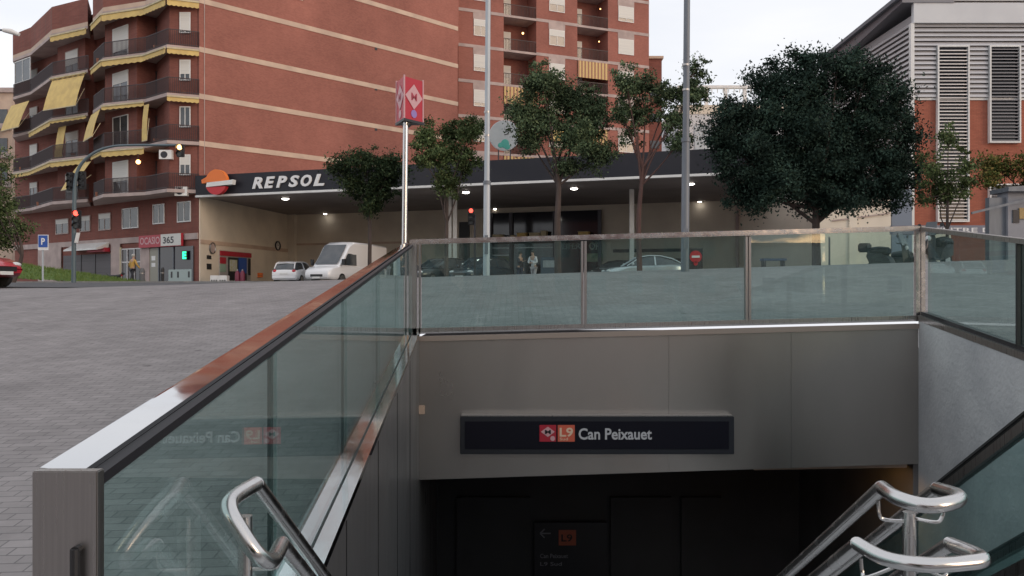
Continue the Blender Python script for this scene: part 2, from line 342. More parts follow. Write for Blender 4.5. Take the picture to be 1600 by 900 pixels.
m = MB(); b0, b1 = rx(1.3), rx(YB)
m.hexa([(b0, 1.3, zb), (b0+.2, 1.3, zb), (b1+.2, YB, zb), (b1, YB, zb), (b0, 1.3, rz_(1.3)), (b0+.2, 1.3, rz_(1.3)), (b1+.2, YB, rz_(YB)), (b1, YB, rz_(YB))])
m.build('stone_facing', M['stone'], rw)
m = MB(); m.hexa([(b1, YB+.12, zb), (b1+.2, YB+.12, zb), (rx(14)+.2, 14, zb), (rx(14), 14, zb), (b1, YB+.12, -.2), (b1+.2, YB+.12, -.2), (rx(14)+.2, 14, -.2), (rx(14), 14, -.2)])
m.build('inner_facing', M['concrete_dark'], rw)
m = MB()
for d in [3.2, 5.1, 7.05]:
    x = rx(d); m.box(x-.003, x+.002, d-.004, d+.004, zb, rz_(d)-.02)
m.build('joint', M['concrete_dark'], rw)
# hall below
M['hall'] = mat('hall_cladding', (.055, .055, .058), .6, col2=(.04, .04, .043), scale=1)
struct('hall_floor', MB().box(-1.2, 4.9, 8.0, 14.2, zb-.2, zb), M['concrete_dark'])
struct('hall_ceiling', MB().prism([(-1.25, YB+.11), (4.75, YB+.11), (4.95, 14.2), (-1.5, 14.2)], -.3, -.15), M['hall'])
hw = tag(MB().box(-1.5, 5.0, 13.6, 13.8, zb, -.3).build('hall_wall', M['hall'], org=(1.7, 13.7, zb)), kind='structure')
# fascia panel over the opening (rises a little to the east like the ground)
TL, TR = 1.10, 1.24
def fz(x, l, r): return l+(r-l)*(x-a1)/(b1-a1)
fp = thing('entrance_fascia', 'brushed steel panel over the dark stair opening, carrying the station sign', 'fascia', (1.7, YB, -.4))
for i in range(4):
    x0 = a1+(b1-a1)*[0, .5, .745, 1.0][i] if i < 3 else 0
    if i == 3: break
    x1 = a1+(b1-a1)*[.5, .745, 1.0][i]
    g = .0012
    MB().hexa([(x0+g, YB, fz(x0, -.51, -.335)), (x1-g, YB, fz(x1, -.51, -.335)), (x1-g, YB+.1, fz(x1, -.51, -.335)), (x0+g, YB+.1, fz(x0, -.51, -.335)),
               (x0+g, YB, fz(x0, TL-.09, TR-.09)), (x1-g, YB, fz(x1, TL-.09, TR-.09)), (x1-g, YB+.1, fz(x1, TL-.09, TR-.09)), (x0+g, YB+.1, fz(x0, TL-.09, TR-.09))]).build('panel', M['steelpanel'], fp)
MB().bar((a1, YB+.02, TL-.06), (b1, YB+.02, TR-.06), .09, .055).build('top_trim', M['dulltrim'], fp)
MB().bar((a1-.015, YB-.02, -.5), (a1-.015, YB-.02, TL-.02), .03, .03).build('corner_trim', M['steel'], fp)
MB().box(a1-.05, a1+.06, YB-.05, YB+.0, .22, .31).build('bracket', M['cream'], fp)
# earth behind the panel
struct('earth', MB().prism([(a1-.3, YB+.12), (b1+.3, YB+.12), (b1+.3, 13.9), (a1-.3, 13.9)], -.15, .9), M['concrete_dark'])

# ---- text
def text(s, O, U, V, W, Ht, m, name, parent, shear=0, off=0, ext=.002, spacing=1.0, local=False):
    cu = bpy.data.curves.new('t', 'FONT'); cu.body = s; cu.extrude = .02; cu.offset = off; cu.shear = shear; cu.space_character = spacing; cu.resolution_u = 3
    o = bpy.data.objects.new('t', cu); COL.objects.link(o); bpy.context.view_layer.update()
    me = bpy.data.meshes.new_from_object(o.evaluated_get(bpy.context.evaluated_depsgraph_get())); bpy.data.objects.remove(o)
    vs = np.array([v.co[:] for v in me.vertices]); lo = vs.min(0); hi = vs.max(0); vs = (vs-lo)/(hi-lo)
    O = Vector(O); U = Vector(U).normalized(); V = Vector(V).normalized(); Nn = U.cross(V)
    org = Vector((0, 0, 0)) if local else root_of(parent).location
    for i, v in enumerate(me.vertices):
        v.co = O-org+U*(vs[i][0]*W)+V*(vs[i][1]*Ht)+Nn*(vs[i][2]*ext)
    me.name = name; me.materials.clear(); me.materials.append(m)
    ob = bpy.data.objects.new(name, me); COL.objects.link(ob); ob.parent = parent; return ob
X = Vector((1, 0, 0)); Z = Vector((0, 0, 1))
def diamond(c, U, V, hw_, hh, m, name, parent, th=.003):
    c = Vector(c); U = Vector(U).normalized(); V = Vector(V).normalized(); n = U.cross(V)*th
    p = [c-U*hw_, c-V*hh, c+U*hw_, c+V*hh]
    return MB().hexa(p+[q+n for q in p]).build(name, m, parent)
# station sign
s0 = P(720, 706, YB); s1 = P(1142, 648, YB)
sg = thing('station_sign', 'long black metro station sign with red line badges on the steel fascia', 'sign', (1.0, YB-.1, s0.z))
MB().box(s0.x, s1.x, YB-.14, YB-.003, s0.z, s1.z).build('casing', mat('sign_casing', (.028, .03, .036), .5, spec=.2), sg, bevel=.006)
MB().box(s0.x+.055, s1.x-.06, YB-.146, YB-.138, s0.z+.06, s1.z-.05).build('face', mat('sign_face', (.008, .008, .014), .5, spec=.15), sg)
MB().box(s0.x+.01, s1.x-.01, YB-.13, YB-.004, s1.z+.002, s1.z+.012).build('lip', M['steel'], sg)
q = YB-.147
def pr(px, py): return P(px, py, q)
M['redsign'] = mat('red_badge', (.42, .02, .04), .4); M['orsign'] = mat('orange_badge', (.62, .12, .07), .4); M['pinkw'] = mat('pinkish_white', (.62, .36, .38), .5); M['pinkw2'] = mat('cream_lettering', (.75, .55, .4), .5)
lg = MB(); c0 = pr(843, 690); c1 = pr(869, 664); lg.box(c0.x, c1.x, q-.004, q, c0.z, c1.z); b_ = lg.build('badge', M['redsign'], sg)
cc = (c0+c1)/2
diamond((cc.x, q-.0045, cc.z+.017), X, Z, .075, .056, M['pinkw'], 'diamond', b_)
MB().disc((cc.x+.052, q-.006, cc.z-.055), (0, 1, 0), .026, .004).build('emblem', M['pinkw'], b_)
text('M', (cc.x-.032, q-.009, cc.z-.006), X, Z, .064, .045, M['black'], 'letter', b_, off=.02)
c0 = pr(871.5, 690); c1 = pr(898, 664); b_ = MB().box(c0.x, c1.x, q-.004, q, c0.z, c1.z).build('badge', M['orsign'], sg)
text('L9', (c0.x+.02, q-.005, c0.z+.052), X, Z, .145, .1, M['pinkw2'], 'letters', b_, off=.025)
text('Sud', (c0.x+.02, q-.005, c0.z+.014), X, Z, .09, .03, M['pinkw2'], 'letters', b_, off=.01)
c0 = pr(904, 687); c1 = pr(1018.5, 669)
text('Can Peixauet', c0, X, Z, c1.x-c0.x, c1.z-c0.z, mat('grey_white_letters', (.5, .5, .52), .5), 'station_name', sg, off=.022)
# inner direction sign
d = 13.45; s0 = P(835, 905, d); s1 = P(948, 817, d)
ds = thing('direction_sign', 'unlit black direction sign with an arrow deep inside the stair opening', 'sign', (s0.x, d, s0.z))
MB().box(s0.x, s1.x, d, d+.12, s0.z-.2, s1.z).build('panel', mat('direction_panel', (.03, .03, .035), .4), ds)
g = mat('dim_grey', (.3, .3, .33), .5)
p = P(844, 838, d); MB().bar(p+Vector((0, -.01, .05)), p+Vector((.17, -.01, .05)), .01, .02).bar(p+Vector((0, -.01, .05)), p+Vector((.07, -.01, .12)), .01, .02).bar(p+Vector((0, -.01, .05)), p+Vector((.07, -.01, -.02)), .01, .02).build('arrow', g, ds)
c0 = P(873, 852, d); c1 = P(900, 828, d); b_ = MB().box(c0.x, c1.x, d-.006, d, c0.z, c1.z).build('badge', mat('dim_orange', (.5, .13, .07), .5), ds)
text('L9', (c0.x+.04, d-.008, c0.z+.06), X, Z, .18, .12, M['black'], 'letters', b_, off=.02)
text('Can Peixauet', P(844, 872, d-.01), X, Z, .45, .07, g, 'letters', ds, off=.01)
text('L9 Sud', P(844, 884, d-.01), X, Z, .35, .06, g, 'letters', ds, off=.01)
hp = thing('hall_panel', 'dim grey wall panels flanking the direction sign in the hall', 'panel', (1.0, 13.5, zb))
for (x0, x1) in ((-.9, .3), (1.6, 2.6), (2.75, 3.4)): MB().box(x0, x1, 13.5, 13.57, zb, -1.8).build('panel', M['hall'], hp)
# warm lamp tucked behind the fascia
lm = thing('tube_lamp', 'warm lamp strip glowing behind the right end of the fascia', 'lamp', (4.1, YB+.4, -.42))
MB().box(3.4, 4.2, YB+.35, YB+.45, -.37, -.32).build('housing', M['steel'], lm)
MB().box(3.42, 4.18, YB+.36, YB+.44, -.40, -.372).build('diffuser', M['lampwarm'], lm)
wm = tag(MB().hexa([(2.7, YB+.12, -.43), (4.4, YB+.12, -.40), (4.4, YB+.3, -.40), (2.7, YB+.3, -.43), (2.7, YB+.12, -.31), (4.4, YB+.12, -.31), (4.4, YB+.3, -.31), (2.7, YB+.3, -.31)]).build('lit_ceiling_strip', M['cream'], org=(3.5, YB+.17, -.4)), 'added cream strip under the fascia standing for the lamp-lit ceiling edge', 'trim')  # added strip that catches the lamp glow in place of the lit ceiling

# ---- left balustrade
def lp(d, off, h):
    if h > .8: h += (d-1.45)*.0018
    return Vector((bx(d)+off, d, bz(d)+h))
lb = thing('glass_balustrade', 'long glass railing with mirror steel cap sloping up along the left of the stairs', 'railing', (bx(1.45)-.1, 1.45, bz(1.45)), group=None)
HT = .992
def lbar(d0, d1, o0, o1, h0, h1):
    return MB().hexa([lp(d0, o0, h0), lp(d0, o1, h0), lp(d1, o1, h0), lp(d1, o0, h0), lp(d0, o0, h1), lp(d0, o1, h1), lp(d1, o1, h1), lp(d1, o0, h1)])
cp = MB().hexa([lp(1.476, -.172, HT-.035), lp(1.476, -.098, HT-.03), lp(YB, -.108, HT-.03), lp(YB, -.172, HT-.035), lp(1.476, -.172, HT), lp(1.476, -.098, HT-.007), lp(YB, -.108, HT-.004), lp(YB, -.172, HT)]).build('cap', M['mirror'], lb)
lbar(1.476, YB, -.0975, -.07, HT-.038, HT-.018).build('cap_channel', M['blackchannel'], lb)
# end post
m = MB(); x0 = bx(1.45)-.172; x1 = x0+.114
m.box(x0, x1, 1.449, 1.475, -.4, bz(1.45)+HT+.002); ep = m.build('end_post', M['steel'], lb, bevel=.002)
MB().tube([(x1-.032, 1.435, 1.15), (x1-.032, 1.435, .4)], .008, 10).tube([(x1-.032, 1.449, 1.146), (x1-.032, 1.435, 1.146)], .008, 8).build('dark_rod', M['black'], ep)  # thin dark rod with a short stub on the post front
md = [2.84, 4.41, 5.96, 7.4, 8.85]
for d in md:
    lbar(d-.016, d+.016, -.103, -.09, .0, HT-.046).build('mullion', M['darkmetal'], lb)
edges = [1.48]+md+[YB-.02]
for i in range(len(edges)-1):
    lbar(edges[i]+.004, edges[i+1]-.004, -.086, -.074, .03, HT-.046).build('glass_pane', M['glass'], lb)
lbar(1.476, YB, -.165, -.09, -.012, .028).build('base_channel', M['mirror'], lb)
lbar(1.476, YB, -.0885, -.068, -.014, .016).build('base_seal', M['black'], lb)
lbar(1.476, YB, -.067, .004, -.012, .028).build('sill', M['mirror'], lb)
# ---- back balustrade
bb = thing('glass_balustrade', 'glass railing with slim steel posts across the back of the stair opening', 'railing', (1.7, YB+.05, 1.1))
def bt(px): return 376-21*(px-650)/780
def bbm(px): return 516-20*(px-650)/780
Y0 = YB+.05
def bp_(px, py): return P(px, py, Y0)
MB().bar(bp_(640, bt(640)+2), bp_(1436, bt(1436)+2), .07, .055).build('top_rail', M['tubesteel'], bb, bevel=.012)
MB().bar(bp_(645, bbm(645)), bp_(1436, bbm(1436)), .06, .045).build('bottom_rail', M['steel'], bb)
for px in (912, 1168):
    for o_ in (-1, 1):
        a_ = bp_(px+o_*2.6, bt(px)+8); b_ = bp_(px+o_*2.6, bbm(px)); MB().bar(a_, b_, .024, .07).build('post', M['steel'], bb)
for a_, b_ in ((659, 908), (916, 1164), (1172, 1427)):
    p0 = bp_(a_, bbm(a_)-3); p1 = bp_(b_, bbm(b_)-3); p2 = bp_(b_, bt(b_)+6); p3 = bp_(a_, bt(a_)+6); t = Vector((0, .006, 0))
    MB().hexa([p0-t, p1-t, p1+t, p0+t, p3-t, p2-t, p2+t, p3+t]).build('glass_pane', M['glass'], bb)
for px in (634, 648, 656):
    MB().bar(bp_(px, bt(px)+3), bp_(px, bbm(px)+6), .05 if px < 656 else .02, .06).build('post', M['steel'], bb)
for px in (1433, 1441): MB().bar(bp_(px, bt(px)-1), bp_(px, bbm(px)+6), .045, .05).build('post', M['tubesteel'], bb)
# ---- right balustrade
rb = thing('glass_balustrade', 'short stretch of glass railing above the pale stone wall', 'railing', (rx(4), 4, rz_(4)))
def rp(d, off, h): return Vector((rx(d)+off, d, rz_(d)+h))
def rbar(d0, d1, o0, o1, h0, h1):
    return MB().hexa([rp(d0, o0, h0), rp(d0, o1, h0), rp(d1, o1, h0), rp(d1, o0, h0), rp(d0, o0, h1), rp(d0, o1, h1), rp(d1, o1, h1), rp(d1, o0, h1)])
rbar(1.5, YB, .03, .11, .975, 1.02).build('cap', M['steel'], rb)
rbar(1.5, YB, -.004, .12, -.012, .05).build('base_channel', M['steel'], rb)
rbar(1.5, YB, .03, .1, .051, .09).build('base_seal', M['darkmetal'], rb)
ee = [1.5, 3.45, 5.35, 7.27, YB-.08]
for i in range(4): rbar(ee[i]+.012, ee[i+1]-.012, .062, .074, .06, .975).build('glass_pane', M['glass'], rb)
for d in ee[1:4]: rbar(d-.012, d+.012, .03, .1, .06, .975).build('mullion', M['darkmetal'], rb)

# ---- stairs
m = MB()
for i in range(25):
    y = 1.6+.28*i; z = .2-.18*i
    m.box(bx(y)+.0, 2.72, y, y+.285, z-.6, z)
struct('stairs', m, M['stone'])
struct('landing', MB().prism([(bx(1.3)-.6, -1.5), (rx(1.3)+.6, -1.5), (rx(1.3)-.0, 1.6), (bx(1.3), 1.6)], .0, .2), M['stone'])
# ---- escalator
es = thing('escalator', 'escalator with glass sides and black moving handrails along the stone wall', 'escalator', (3.5, 5, -2))
def ez(y, h): return .9-(y-4.67)*.646+h          # handrail line
for x in (2.9, 4.08):
    ya, yb_ = 3.4, 9.0
    def eb(y0, y1, xa, xb, h0, h1): return MB().hexa([(xa, y0, ez(y0, h0)), (xb, y0, ez(y0, h0)), (xb, y1, ez(y1, h0)), (xa, y1, ez(y1, h0)), (xa, y0, ez(y0, h1)), (xb, y0, ez(y0, h1)), (xb, y1, ez(y1, h1)), (xa, y1, ez(y1, h1))])
    h_ = eb(ya, yb_, x-.04, x+.04, -.03, .01).build('handrail', M['rubber'], es, bevel=.012)
    eb(ya, yb_, x-.03, x+.03, -.1, -.032).build('handrail_guide', M['steel'], es)
    eb(ya, yb_, x-.006, x+.006, -.85, -.1).build('glass_side', M['glass'], es)
    eb(ya, yb_, x-.09, x+.09, -.93, -.85).build('deck', M['steel'], es)
    eb(ya, yb_, x-.08, x+.08, -2.2, -.93).build('skirt', M['steeldark'], es)
m = MB()
for i in range(20):
    y = 3.3+.31*i; m.box(3.0, 3.98, y, y+.315, ez(y, -1.5), ez(y, -1.0))
m.build('steps', M['darkmetal'], es)
# ---- handrails with looped ends
SL = .646
def bez(pts, n=6):     # Catmull-Rom through points
    out = []; pts = [Vector(p) for p in pts]
    for i in range(len(pts)-1):
        p0 = pts[max(i-1, 0)]; p1 = pts[i]; p2 = pts[i+1]; p3 = pts[min(i+2, len(pts)-1)]
        for k in range(n):
            t = k/n; out.append(.5*((2*p1)+(p2-p0)*t+(2*p0-5*p1+4*p2-p3)*t*t+(3*p1-p0-3*p2+p3)*t**3))
    out.append(pts[-1]); return out
def loop(A, B, near, r, name, parent):
    A = Vector(A); B = Vector(B)
    MB().tube(bez([A]+[Vector(p) for p in near]+[B], 7), r, 16).build(name, M['tubesteel'], parent, smooth=True)
    for q_ in (A, B):
        e_ = q_+Vector((0, 5.2, -5.2*SL)); MB().tube([q_, e_], r, 14).build('rail', M['tubesteel'], parent, smooth=True)
hr = thing('handrail', 'double steel handrail with rounded loop ends between stairs and escalator', 'handrail', (1.15, 2.4, -.3))
loop(P(1378, 762, 2.5), P(1465, 764, 2.53), [P(1402, 778, 2.37), P(1446, 790, 2.29), P(1488, 785, 2.31), P(1497, 775, 2.38)], .0215, 'loop', hr)
loop(P(1340, 850, 2.35), P(1485, 850, 2.37), [P(1382, 872, 2.24), P(1440, 882, 2.17), P(1505, 880, 2.18), P(1535, 872, 2.22)], .0205, 'loop', hr)
MB().tube([P(1421, 800, 2.42), P(1421, 800, 2.42)-Vector((0, 0, 1.0))], .019, 14).build('post', M['tubesteel'], hr, smooth=True)
for (px, py, d, dx) in ((1372, 782, 2.44, 1), (1474, 800, 2.38, -1), (1345, 872, 2.3, 1), (1482, 885, 2.3, -1)):
    a_ = P(px, py, d); z_ = P(px, py+30 if dx*1 > 0 else py+16, d).z
    MB().tube(bez([a_, (a_.x+.004*dx, a_.y, z_+.015), (a_.x+.02*dx, a_.y, z_), (1.155-.015*dx, 2.42, z_)], 4), .0055, 8).build('bracket', M['tubesteel'], hr, smooth=True)
for k in range(1, 4):
    y = 2.42+k*1.25; z = P(1421, 800, 2.42).z-k*1.25*SL
    MB().tube([(1.2, y, z), (1.2, y, z-.95)], .019, 12).build('post', M['tubesteel'], hr, smooth=True)
hl = thing('handrail', 'double steel handrail with a bent loop end by the near glass railing', 'handrail', (-.66, 2.2, -.2))
A = P(400, 756, 2.2); B = P(440, 850, 2.2)
loop(A, B, [P(366, 777, 2.08), P(359, 796, 2.02), P(374, 826, 2.0), P(402, 866, 2.0), P(424, 876, 2.06)], .0205, 'loop', hl)
MB().tube([P(383, 806, 2.2), P(383, 806, 2.2)-Vector((0, 0, .9))], .019, 14).build('post', M['tubesteel'], hl, smooth=True)
MB().tube(bez([P(437, 862, 2.2), P(434, 884, 2.2), P(420, 889, 2.2), P(395, 889, 2.2)], 4), .005, 8).build('bracket', M['tubesteel'], hl, smooth=True)
for k in range(1, 4):
    y = 2.2+k*1.25; z = A.z-k*1.25*SL-.03
    MB().tube([(A.x+.03, y, z), (A.x+.03, y, z-.9)], .019, 12).build('post', M['tubesteel'], hl, smooth=True)
# ================================================================ BUILDINGS
class Fac:   # a vertical facade plane: O at plan origin, t along it, n outward
    def __init__(s, p0, p1, flip=False):
        s.o = Vector((p0[0], p0[1])); q = Vector((p1[0], p1[1])); s.len = (q-s.o).length; s.t = (q-s.o)/s.len
        s.n = Vector((s.t.y, -s.t.x)); 
        if s.n.dot(-(s.o+q)/2) < 0: s.n = -s.n
        if flip: s.n = -s.n
    def u(s, px, w=0):
        r = Vector(((px-800)/FPX, 1)); o = s.o+s.n*w
        # o + t*u = r*k
        det = s.t.x*(-r.y)+r.x*s.t.y
        u = (-o.x*(-r.y)-r.x*o.y)/det
        k = (o.y+s.t.y*u)
        return u, k
    def pt(s, u, w, z): p = s.o+s.t*u+s.n*w; return Vector((p.x, p.y, z))
    def box(s, mb, u0, u1, w0, w1, z0, z1):
        return mb.hexa([s.pt(u0, w0, z0), s.pt(u1, w0, z0), s.pt(u1, w1, z0), s.pt(u0, w1, z0), s.pt(u0, w0, z1), s.pt(u1, w0, z1), s.pt(u1, w1, z1), s.pt(u0, w1, z1)])
    def rect(s, px0, px1, py0, py1, w=0):      # -> u0,u1,z0,z1
        ua, da = s.u(px0, w); ub, db = s.u(px1, w); d = (da+db)/2
        a, b = sorted((ua, ub)); return a, b, zpy(py1, d), zpy(py0, d)
    def T(s): return Vector((s.t.x, s.t.y, 0))
    def Nv(s): return Vector((s.n.x, s.n.y, 0))
def window(F, u0, u1, z0, z1, w, parent, fm, shut=0, mull=True, name='window', fw=.07, shm=None):
    fr = MB()
    F.box(fr, u0, u1, w, w+.06, z0, z0+fw); F.box(fr, u0, u1, w, w+.06, z1-fw, z1); F.box(fr, u0, u0+fw, w, w+.06, z0+fw, z1-fw); F.box(fr, u1-fw, u1, w, w+.06, z0+fw, z1-fw)
    if mull: F.box(fr, (u0+u1)/2-fw*.4, (u0+u1)/2+fw*.4, w, w+.05, z0+fw, z1-fw)
    o = fr.build(name, fm, parent)
    zs = z1-fw-(z1-z0-2*fw)*shut
    if shut < .97: g = MB(); F.box(g, u0+fw, u1-fw, w+.005, w+.025, z0+fw, zs); g.build('pane', M['window'], o)
    if shut: g = MB(); F.box(g, u0+fw, u1-fw, w+.006, w+.055, zs, z1-fw); g.build('shutter', shm or M['shutter'], o)
    return o
rnd = random.Random(5)
# ---------- left apartment block
C0 = (-20.35, 54.0); C1 = (-42.0, 70.3); W1 = (-4.6, 70.1)
LV = [z+EYE for z in (6.36, 9.47, 12.5, 15.58, 18.7)]     # slab levels
FL = Fac(C0, C1)
ab = thing('apartment_building', 'red brick corner apartment block with wrap balconies and yellow awnings', 'building', (-20.35, 54, STATION_Z))
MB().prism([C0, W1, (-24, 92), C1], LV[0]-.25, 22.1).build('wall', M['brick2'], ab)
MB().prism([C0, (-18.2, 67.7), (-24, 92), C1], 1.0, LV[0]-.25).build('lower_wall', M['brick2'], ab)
MB().prism([(-15.0, 59.6), (-4.5, 70.15), (-22, 90), (-32, 82)], 22.1, 33).build('raised_block', M['brick'], ab)
# gable side: lighter brick skin than the shade-darkened facade, with cream bands
FW = Fac(C0, W1)
m = MB(); FW.box(m, 0.02, FW.len, .002, .05, LV[0]-.24, 22.1); m.build('gable_skin', M['brick'], ab)
for z in [LV[1]-.25+.0, LV[2]-.22, LV[3]-.26, LV[4]-.2, LV[4]+2.9, LV[4]+5.9]:
    if z > 21.7: continue
    m = MB(); FW.box(m, 0.0, FW.len, .05, .085, z, z+.34); m.build('cream_band', M['cream'], ab)
m = MB(); FW.box(m, -.05, FW.len*.34, -.1, .12, 22.1, 22.3); m.build('coping', M['cream'], ab)
m = MB(); FW.box(m, FW.len*.345, FW.len, .002, .05, 22.1, 33); m.build('gable_skin', M['brick'], ab)
for z in (LV[4]+2.95, LV[4]+6.0): m = MB(); FW.box(m, FW.len*.345, FW.len, .05, .085, z, z+.34); m.build('cream_band', M['cream'], ab)
# cable and small vents on the gable
m = MB(); FW.box(m, .35, .39, .05, .09, 9.0, 22); m.build('cable', M['band'], ab)
for k in range(4): m = MB(); FW.box(m, FW.len*.62, FW.len*.62+.22, .05, .08, 10.6+3.1*k, 10.8+3.1*k); m.build('vent', M['darkmetal'], ab)
# ground floor & first floor facade band
F = FL
m = MB(); F.box(m, 0, F.len, .003, .09, zpy(378, 57.5), zpy(369, 57.5)); m.build('shop_band', M['band'], ab)
for (a_, b_, t_, c_) in ((192, 217, 325, 357), (240, 258, 319, 350), (278, 299, 315, 347)):
    window(F, *F.rect(a_, b_, t_, c_), .02, ab, M['white'])
for (a_, b_, t_, c_) in ((155, 174, 333, 360), (126, 142, 337, 362), (88, 108, 342, 366)):
    window(F, *F.rect(a_, b_, t_, c_), .02, ab, M['band'], shut=.3)
# shop fronts
def shop(px0, px1, t_, b_, mt, name): u0, u1, z0, z1 = F.rect(px0, px1, t_, b_); m = MB(); F.box(m, u0, u1, .02, .06, STATION_Z+.05, z1); return m.build(name, mt, ab), (u0, u1, STATION_Z+.06, z1)
o_, r_ = shop(192, 222, 388, 446, M['darkglass'], 'entrance_door')
fr = MB()
for px in (192, 201, 212, 222): u = F.u(px)[0]; F.box(fr, u-.05, u+.05, .06, .12, r_[2], r_[3])
for z in (r_[2]+.1, (r_[2]+r_[3])/2+.3, r_[3]-.04): F.box(fr, r_[0], r_[1], .065, .11, z-.04, z+.04)
fr.build('door_frame', M['alu'], o_)
m = MB(); F.box(m, r_[1]+.02, r_[1]+.16, .06, .16, r_[2], r_[3]+.1); m.build('door_jamb', M['creamcloth'], ab)
o_, r_ = shop(236, 303, 386, 445, M['darkglass'], 'shop_window')
ma_ = mat('pale_door', (.3, .29, .24), .5)
u0, u1, z0, z1 = F.rect(236, 250, 388, 443); m = MB(); F.box(m, u0, u1, .062, .1, z0, z1); dr = m.build('shop_door', ma_, ab)
for (t_, b_) in ((400, 407), (411, 417)): u0, u1, z0, z1 = F.rect(239, 245, t_, b_); m = MB(); F.box(m, u0, u1, .101, .11, z0, z1); m.build('notice', M['white'], dr)
fr = MB()
for px in (250, 273, 303): u = F.u(px)[0]; F.box(fr, u-.04, u+.04, .062, .12, r_[2], r_[3])
fr.build('shop_frame', M['poled'], o_)
u0, u1, z0, z1 = F.rect(266, 302, 421, 442); m = MB(); F.box(m, u0, u1, .1, .13, z0, z1); cnt = m.build('lower_panel', mat('pale_mint', (.38, .45, .43), .5), o_)
for px in (271, 281, 298): u = F.u(px)[0]; m = MB(); F.box(m, u-.1, u+.1, .131, .14, z0+.35, z0+.75); m.build('mark', M['black'], cnt)
o_, r_ = shop(100, 174, 398, 436, mat('roller_shutter', (.12, .11, .12), .6, col2=(.09, .085, .09), scale=12, stretch=(.01, .01, 1), bump=.5), 'roller_shutter')
for px in (128, 150): u = F.u(px)[0]; m = MB(); F.box(m, u-.05, u+.05, .06, .1, r_[2], r_[3]); m.build('shutter_guide', M['darkmetal'], o_)
u0, u1, z0, z1 = F.rect(120, 172, 380, 390); m = MB()
m.hexa([F.pt(u0, .09, z0+.1), F.pt(u1, .09, z0+.1), F.pt(u1, 1.0, z0-.1), F.pt(u0, 1.0, z0-.1), F.pt(u0, .09, z1), F.pt(u1, .09, z1), F.pt(u1, 1.0, z0+.0), F.pt(u0, 1.0, z0+.0)]); m.build('shop_awning', M['white'], ab)
u0, u1, z0, z1 = F.rect(146, 174, 388, 394); m = MB(); F.box(m, u0, u1, .09, .5, z0, z1); m.build('shop_canopy', M['redsign'], ab)
for (a_, b_) in ((222, 236), (176, 190), (62, 98)): u0, u1, z0, z1 = F.rect(a_, b_, 380, 446); m = MB(); F.box(m, u0, u1, .095, .14, STATION_Z, zpy(378, 57.5)); m.build('pier', M['band'], ab)
# shop sign (its own thing)
def wsign(F, px0, px1, t_, b_, w, mtl, label, cat='sign', th=.18):
    u0, u1, z0, z1 = F.rect(px0, px1, t_, b_); c = F.pt(u0, w, z0)
    s_ = thing('shop_sign', label, cat, c); m = MB(); F.box(m, u0, u1, w, w+th, z0, z1); m.build('board', mtl, s_); return s_, (u0, u1, z0, z1)
uT = -FL.T()     # reading direction (left to right seen from the street)
s_, r_ = wsign(F, 224, 290, 367, 386, .16, M['redsign'], 'red and white shop sign over the lit shop window')
ws = r_[1]-(r_[1]-r_[0])*.54
text('OCASIO', F.pt(r_[1]-.18, .35, r_[2]+.2), uT, Z, (r_[1]-r_[0])*.54-.3, .5, M['pinkw'], 'letters', s_, off=.02)
m = MB(); F.box(m, r_[0], ws, .341, .36, r_[2]+.04, r_[3]); wb = m.build('white_panel', M['shutter'], s_)
text('365', F.pt(ws-.3, .37, r_[2]+.2), uT, Z, 1.3, .45, M['darkmetal'], 'letters', wb, off=.02)
# green lit cross-like sign in the window
gs = thing('neon_sign', 'small green lit sign inside the shop window', 'sign', F.pt(F.u(292)[0], .2, 3.5))
u0, u1, z0, z1 = F.rect(289, 296, 392, 406)
M['green_lit'] = emis('green_neon', (.02, .9, .35), 2.2)
m = MB(); F.box(m, u0, u1, .14, .2, z0, z1); m.build('backing', M['black'], gs)
text('E', F.pt(u1-.04, .205, z0+.05), uT, Z, u1-u0-.08, z1-z0-.1, M['green_lit'], 'letter', gs, off=.05)

# --- balconies
def plan(px, d): return ((px-800)/FPX*d, d)
BA = [plan(*q) for q in ((311, 53.9), (261, 53.2), (227, 55.0), (161, 56.3), (145, 58.6))]
BA_in = [FL.pt(FL.u(143)[0], -.2, 0)[:2], FL.pt(-.0, -.2, 0)[:2]]
BBl = [plan(*q) for q in ((137, 59.3), (81, 61.2), (48, 66), (20, 67.9))]
BB_in = [FL.pt(FL.len, -.2, 0)[:2], FL.pt(FL.u(139)[0], -.2, 0)[:2]]
# protruding brick bays behind the railings
top = 24.0
def bay(pts, z0=LV[0], z1=LV[4]+.1): MB().prism([q[:2] for q in pts], z0, z1).build('bay', M['brick2'], ab)
bay([FL.pt(-.0, -.1, 0), FL.pt(FL.u(266, 1.1)[0], 1.15, 0), FL.pt(FL.u(240)[0], -.1, 0)])
uA = (FL.u(214, 1.4)[0], FL.u(164, 1.4)[0])
bay([FL.pt(uA[0], -.1, 0), FL.pt(uA[0], 1.4, 0), FL.pt(uA[1], 1.4, 0), FL.pt(uA[1], -.1, 0)])
uB = (FL.u(133, .8)[0], FL.u(90, .8)[0])
bay([FL.pt(uB[0], -.1, 0), FL.pt(uB[0], .8, 0), FL.pt(uB[1], .8, 0), FL.pt(uB[1], -.1, 0)])
FA = Fac(FL.pt(uA[0], 1.4, 0)[:2], FL.pt(uA[1], 1.4, 0)[:2])
FB = Fac(FL.pt(uB[0], .8, 0)[:2], FL.pt(uB[1], .8, 0)[:2])
FS = Fac(C0, FL.pt(FL.u(266, 1.1)[0], 1.15, 0)[:2])
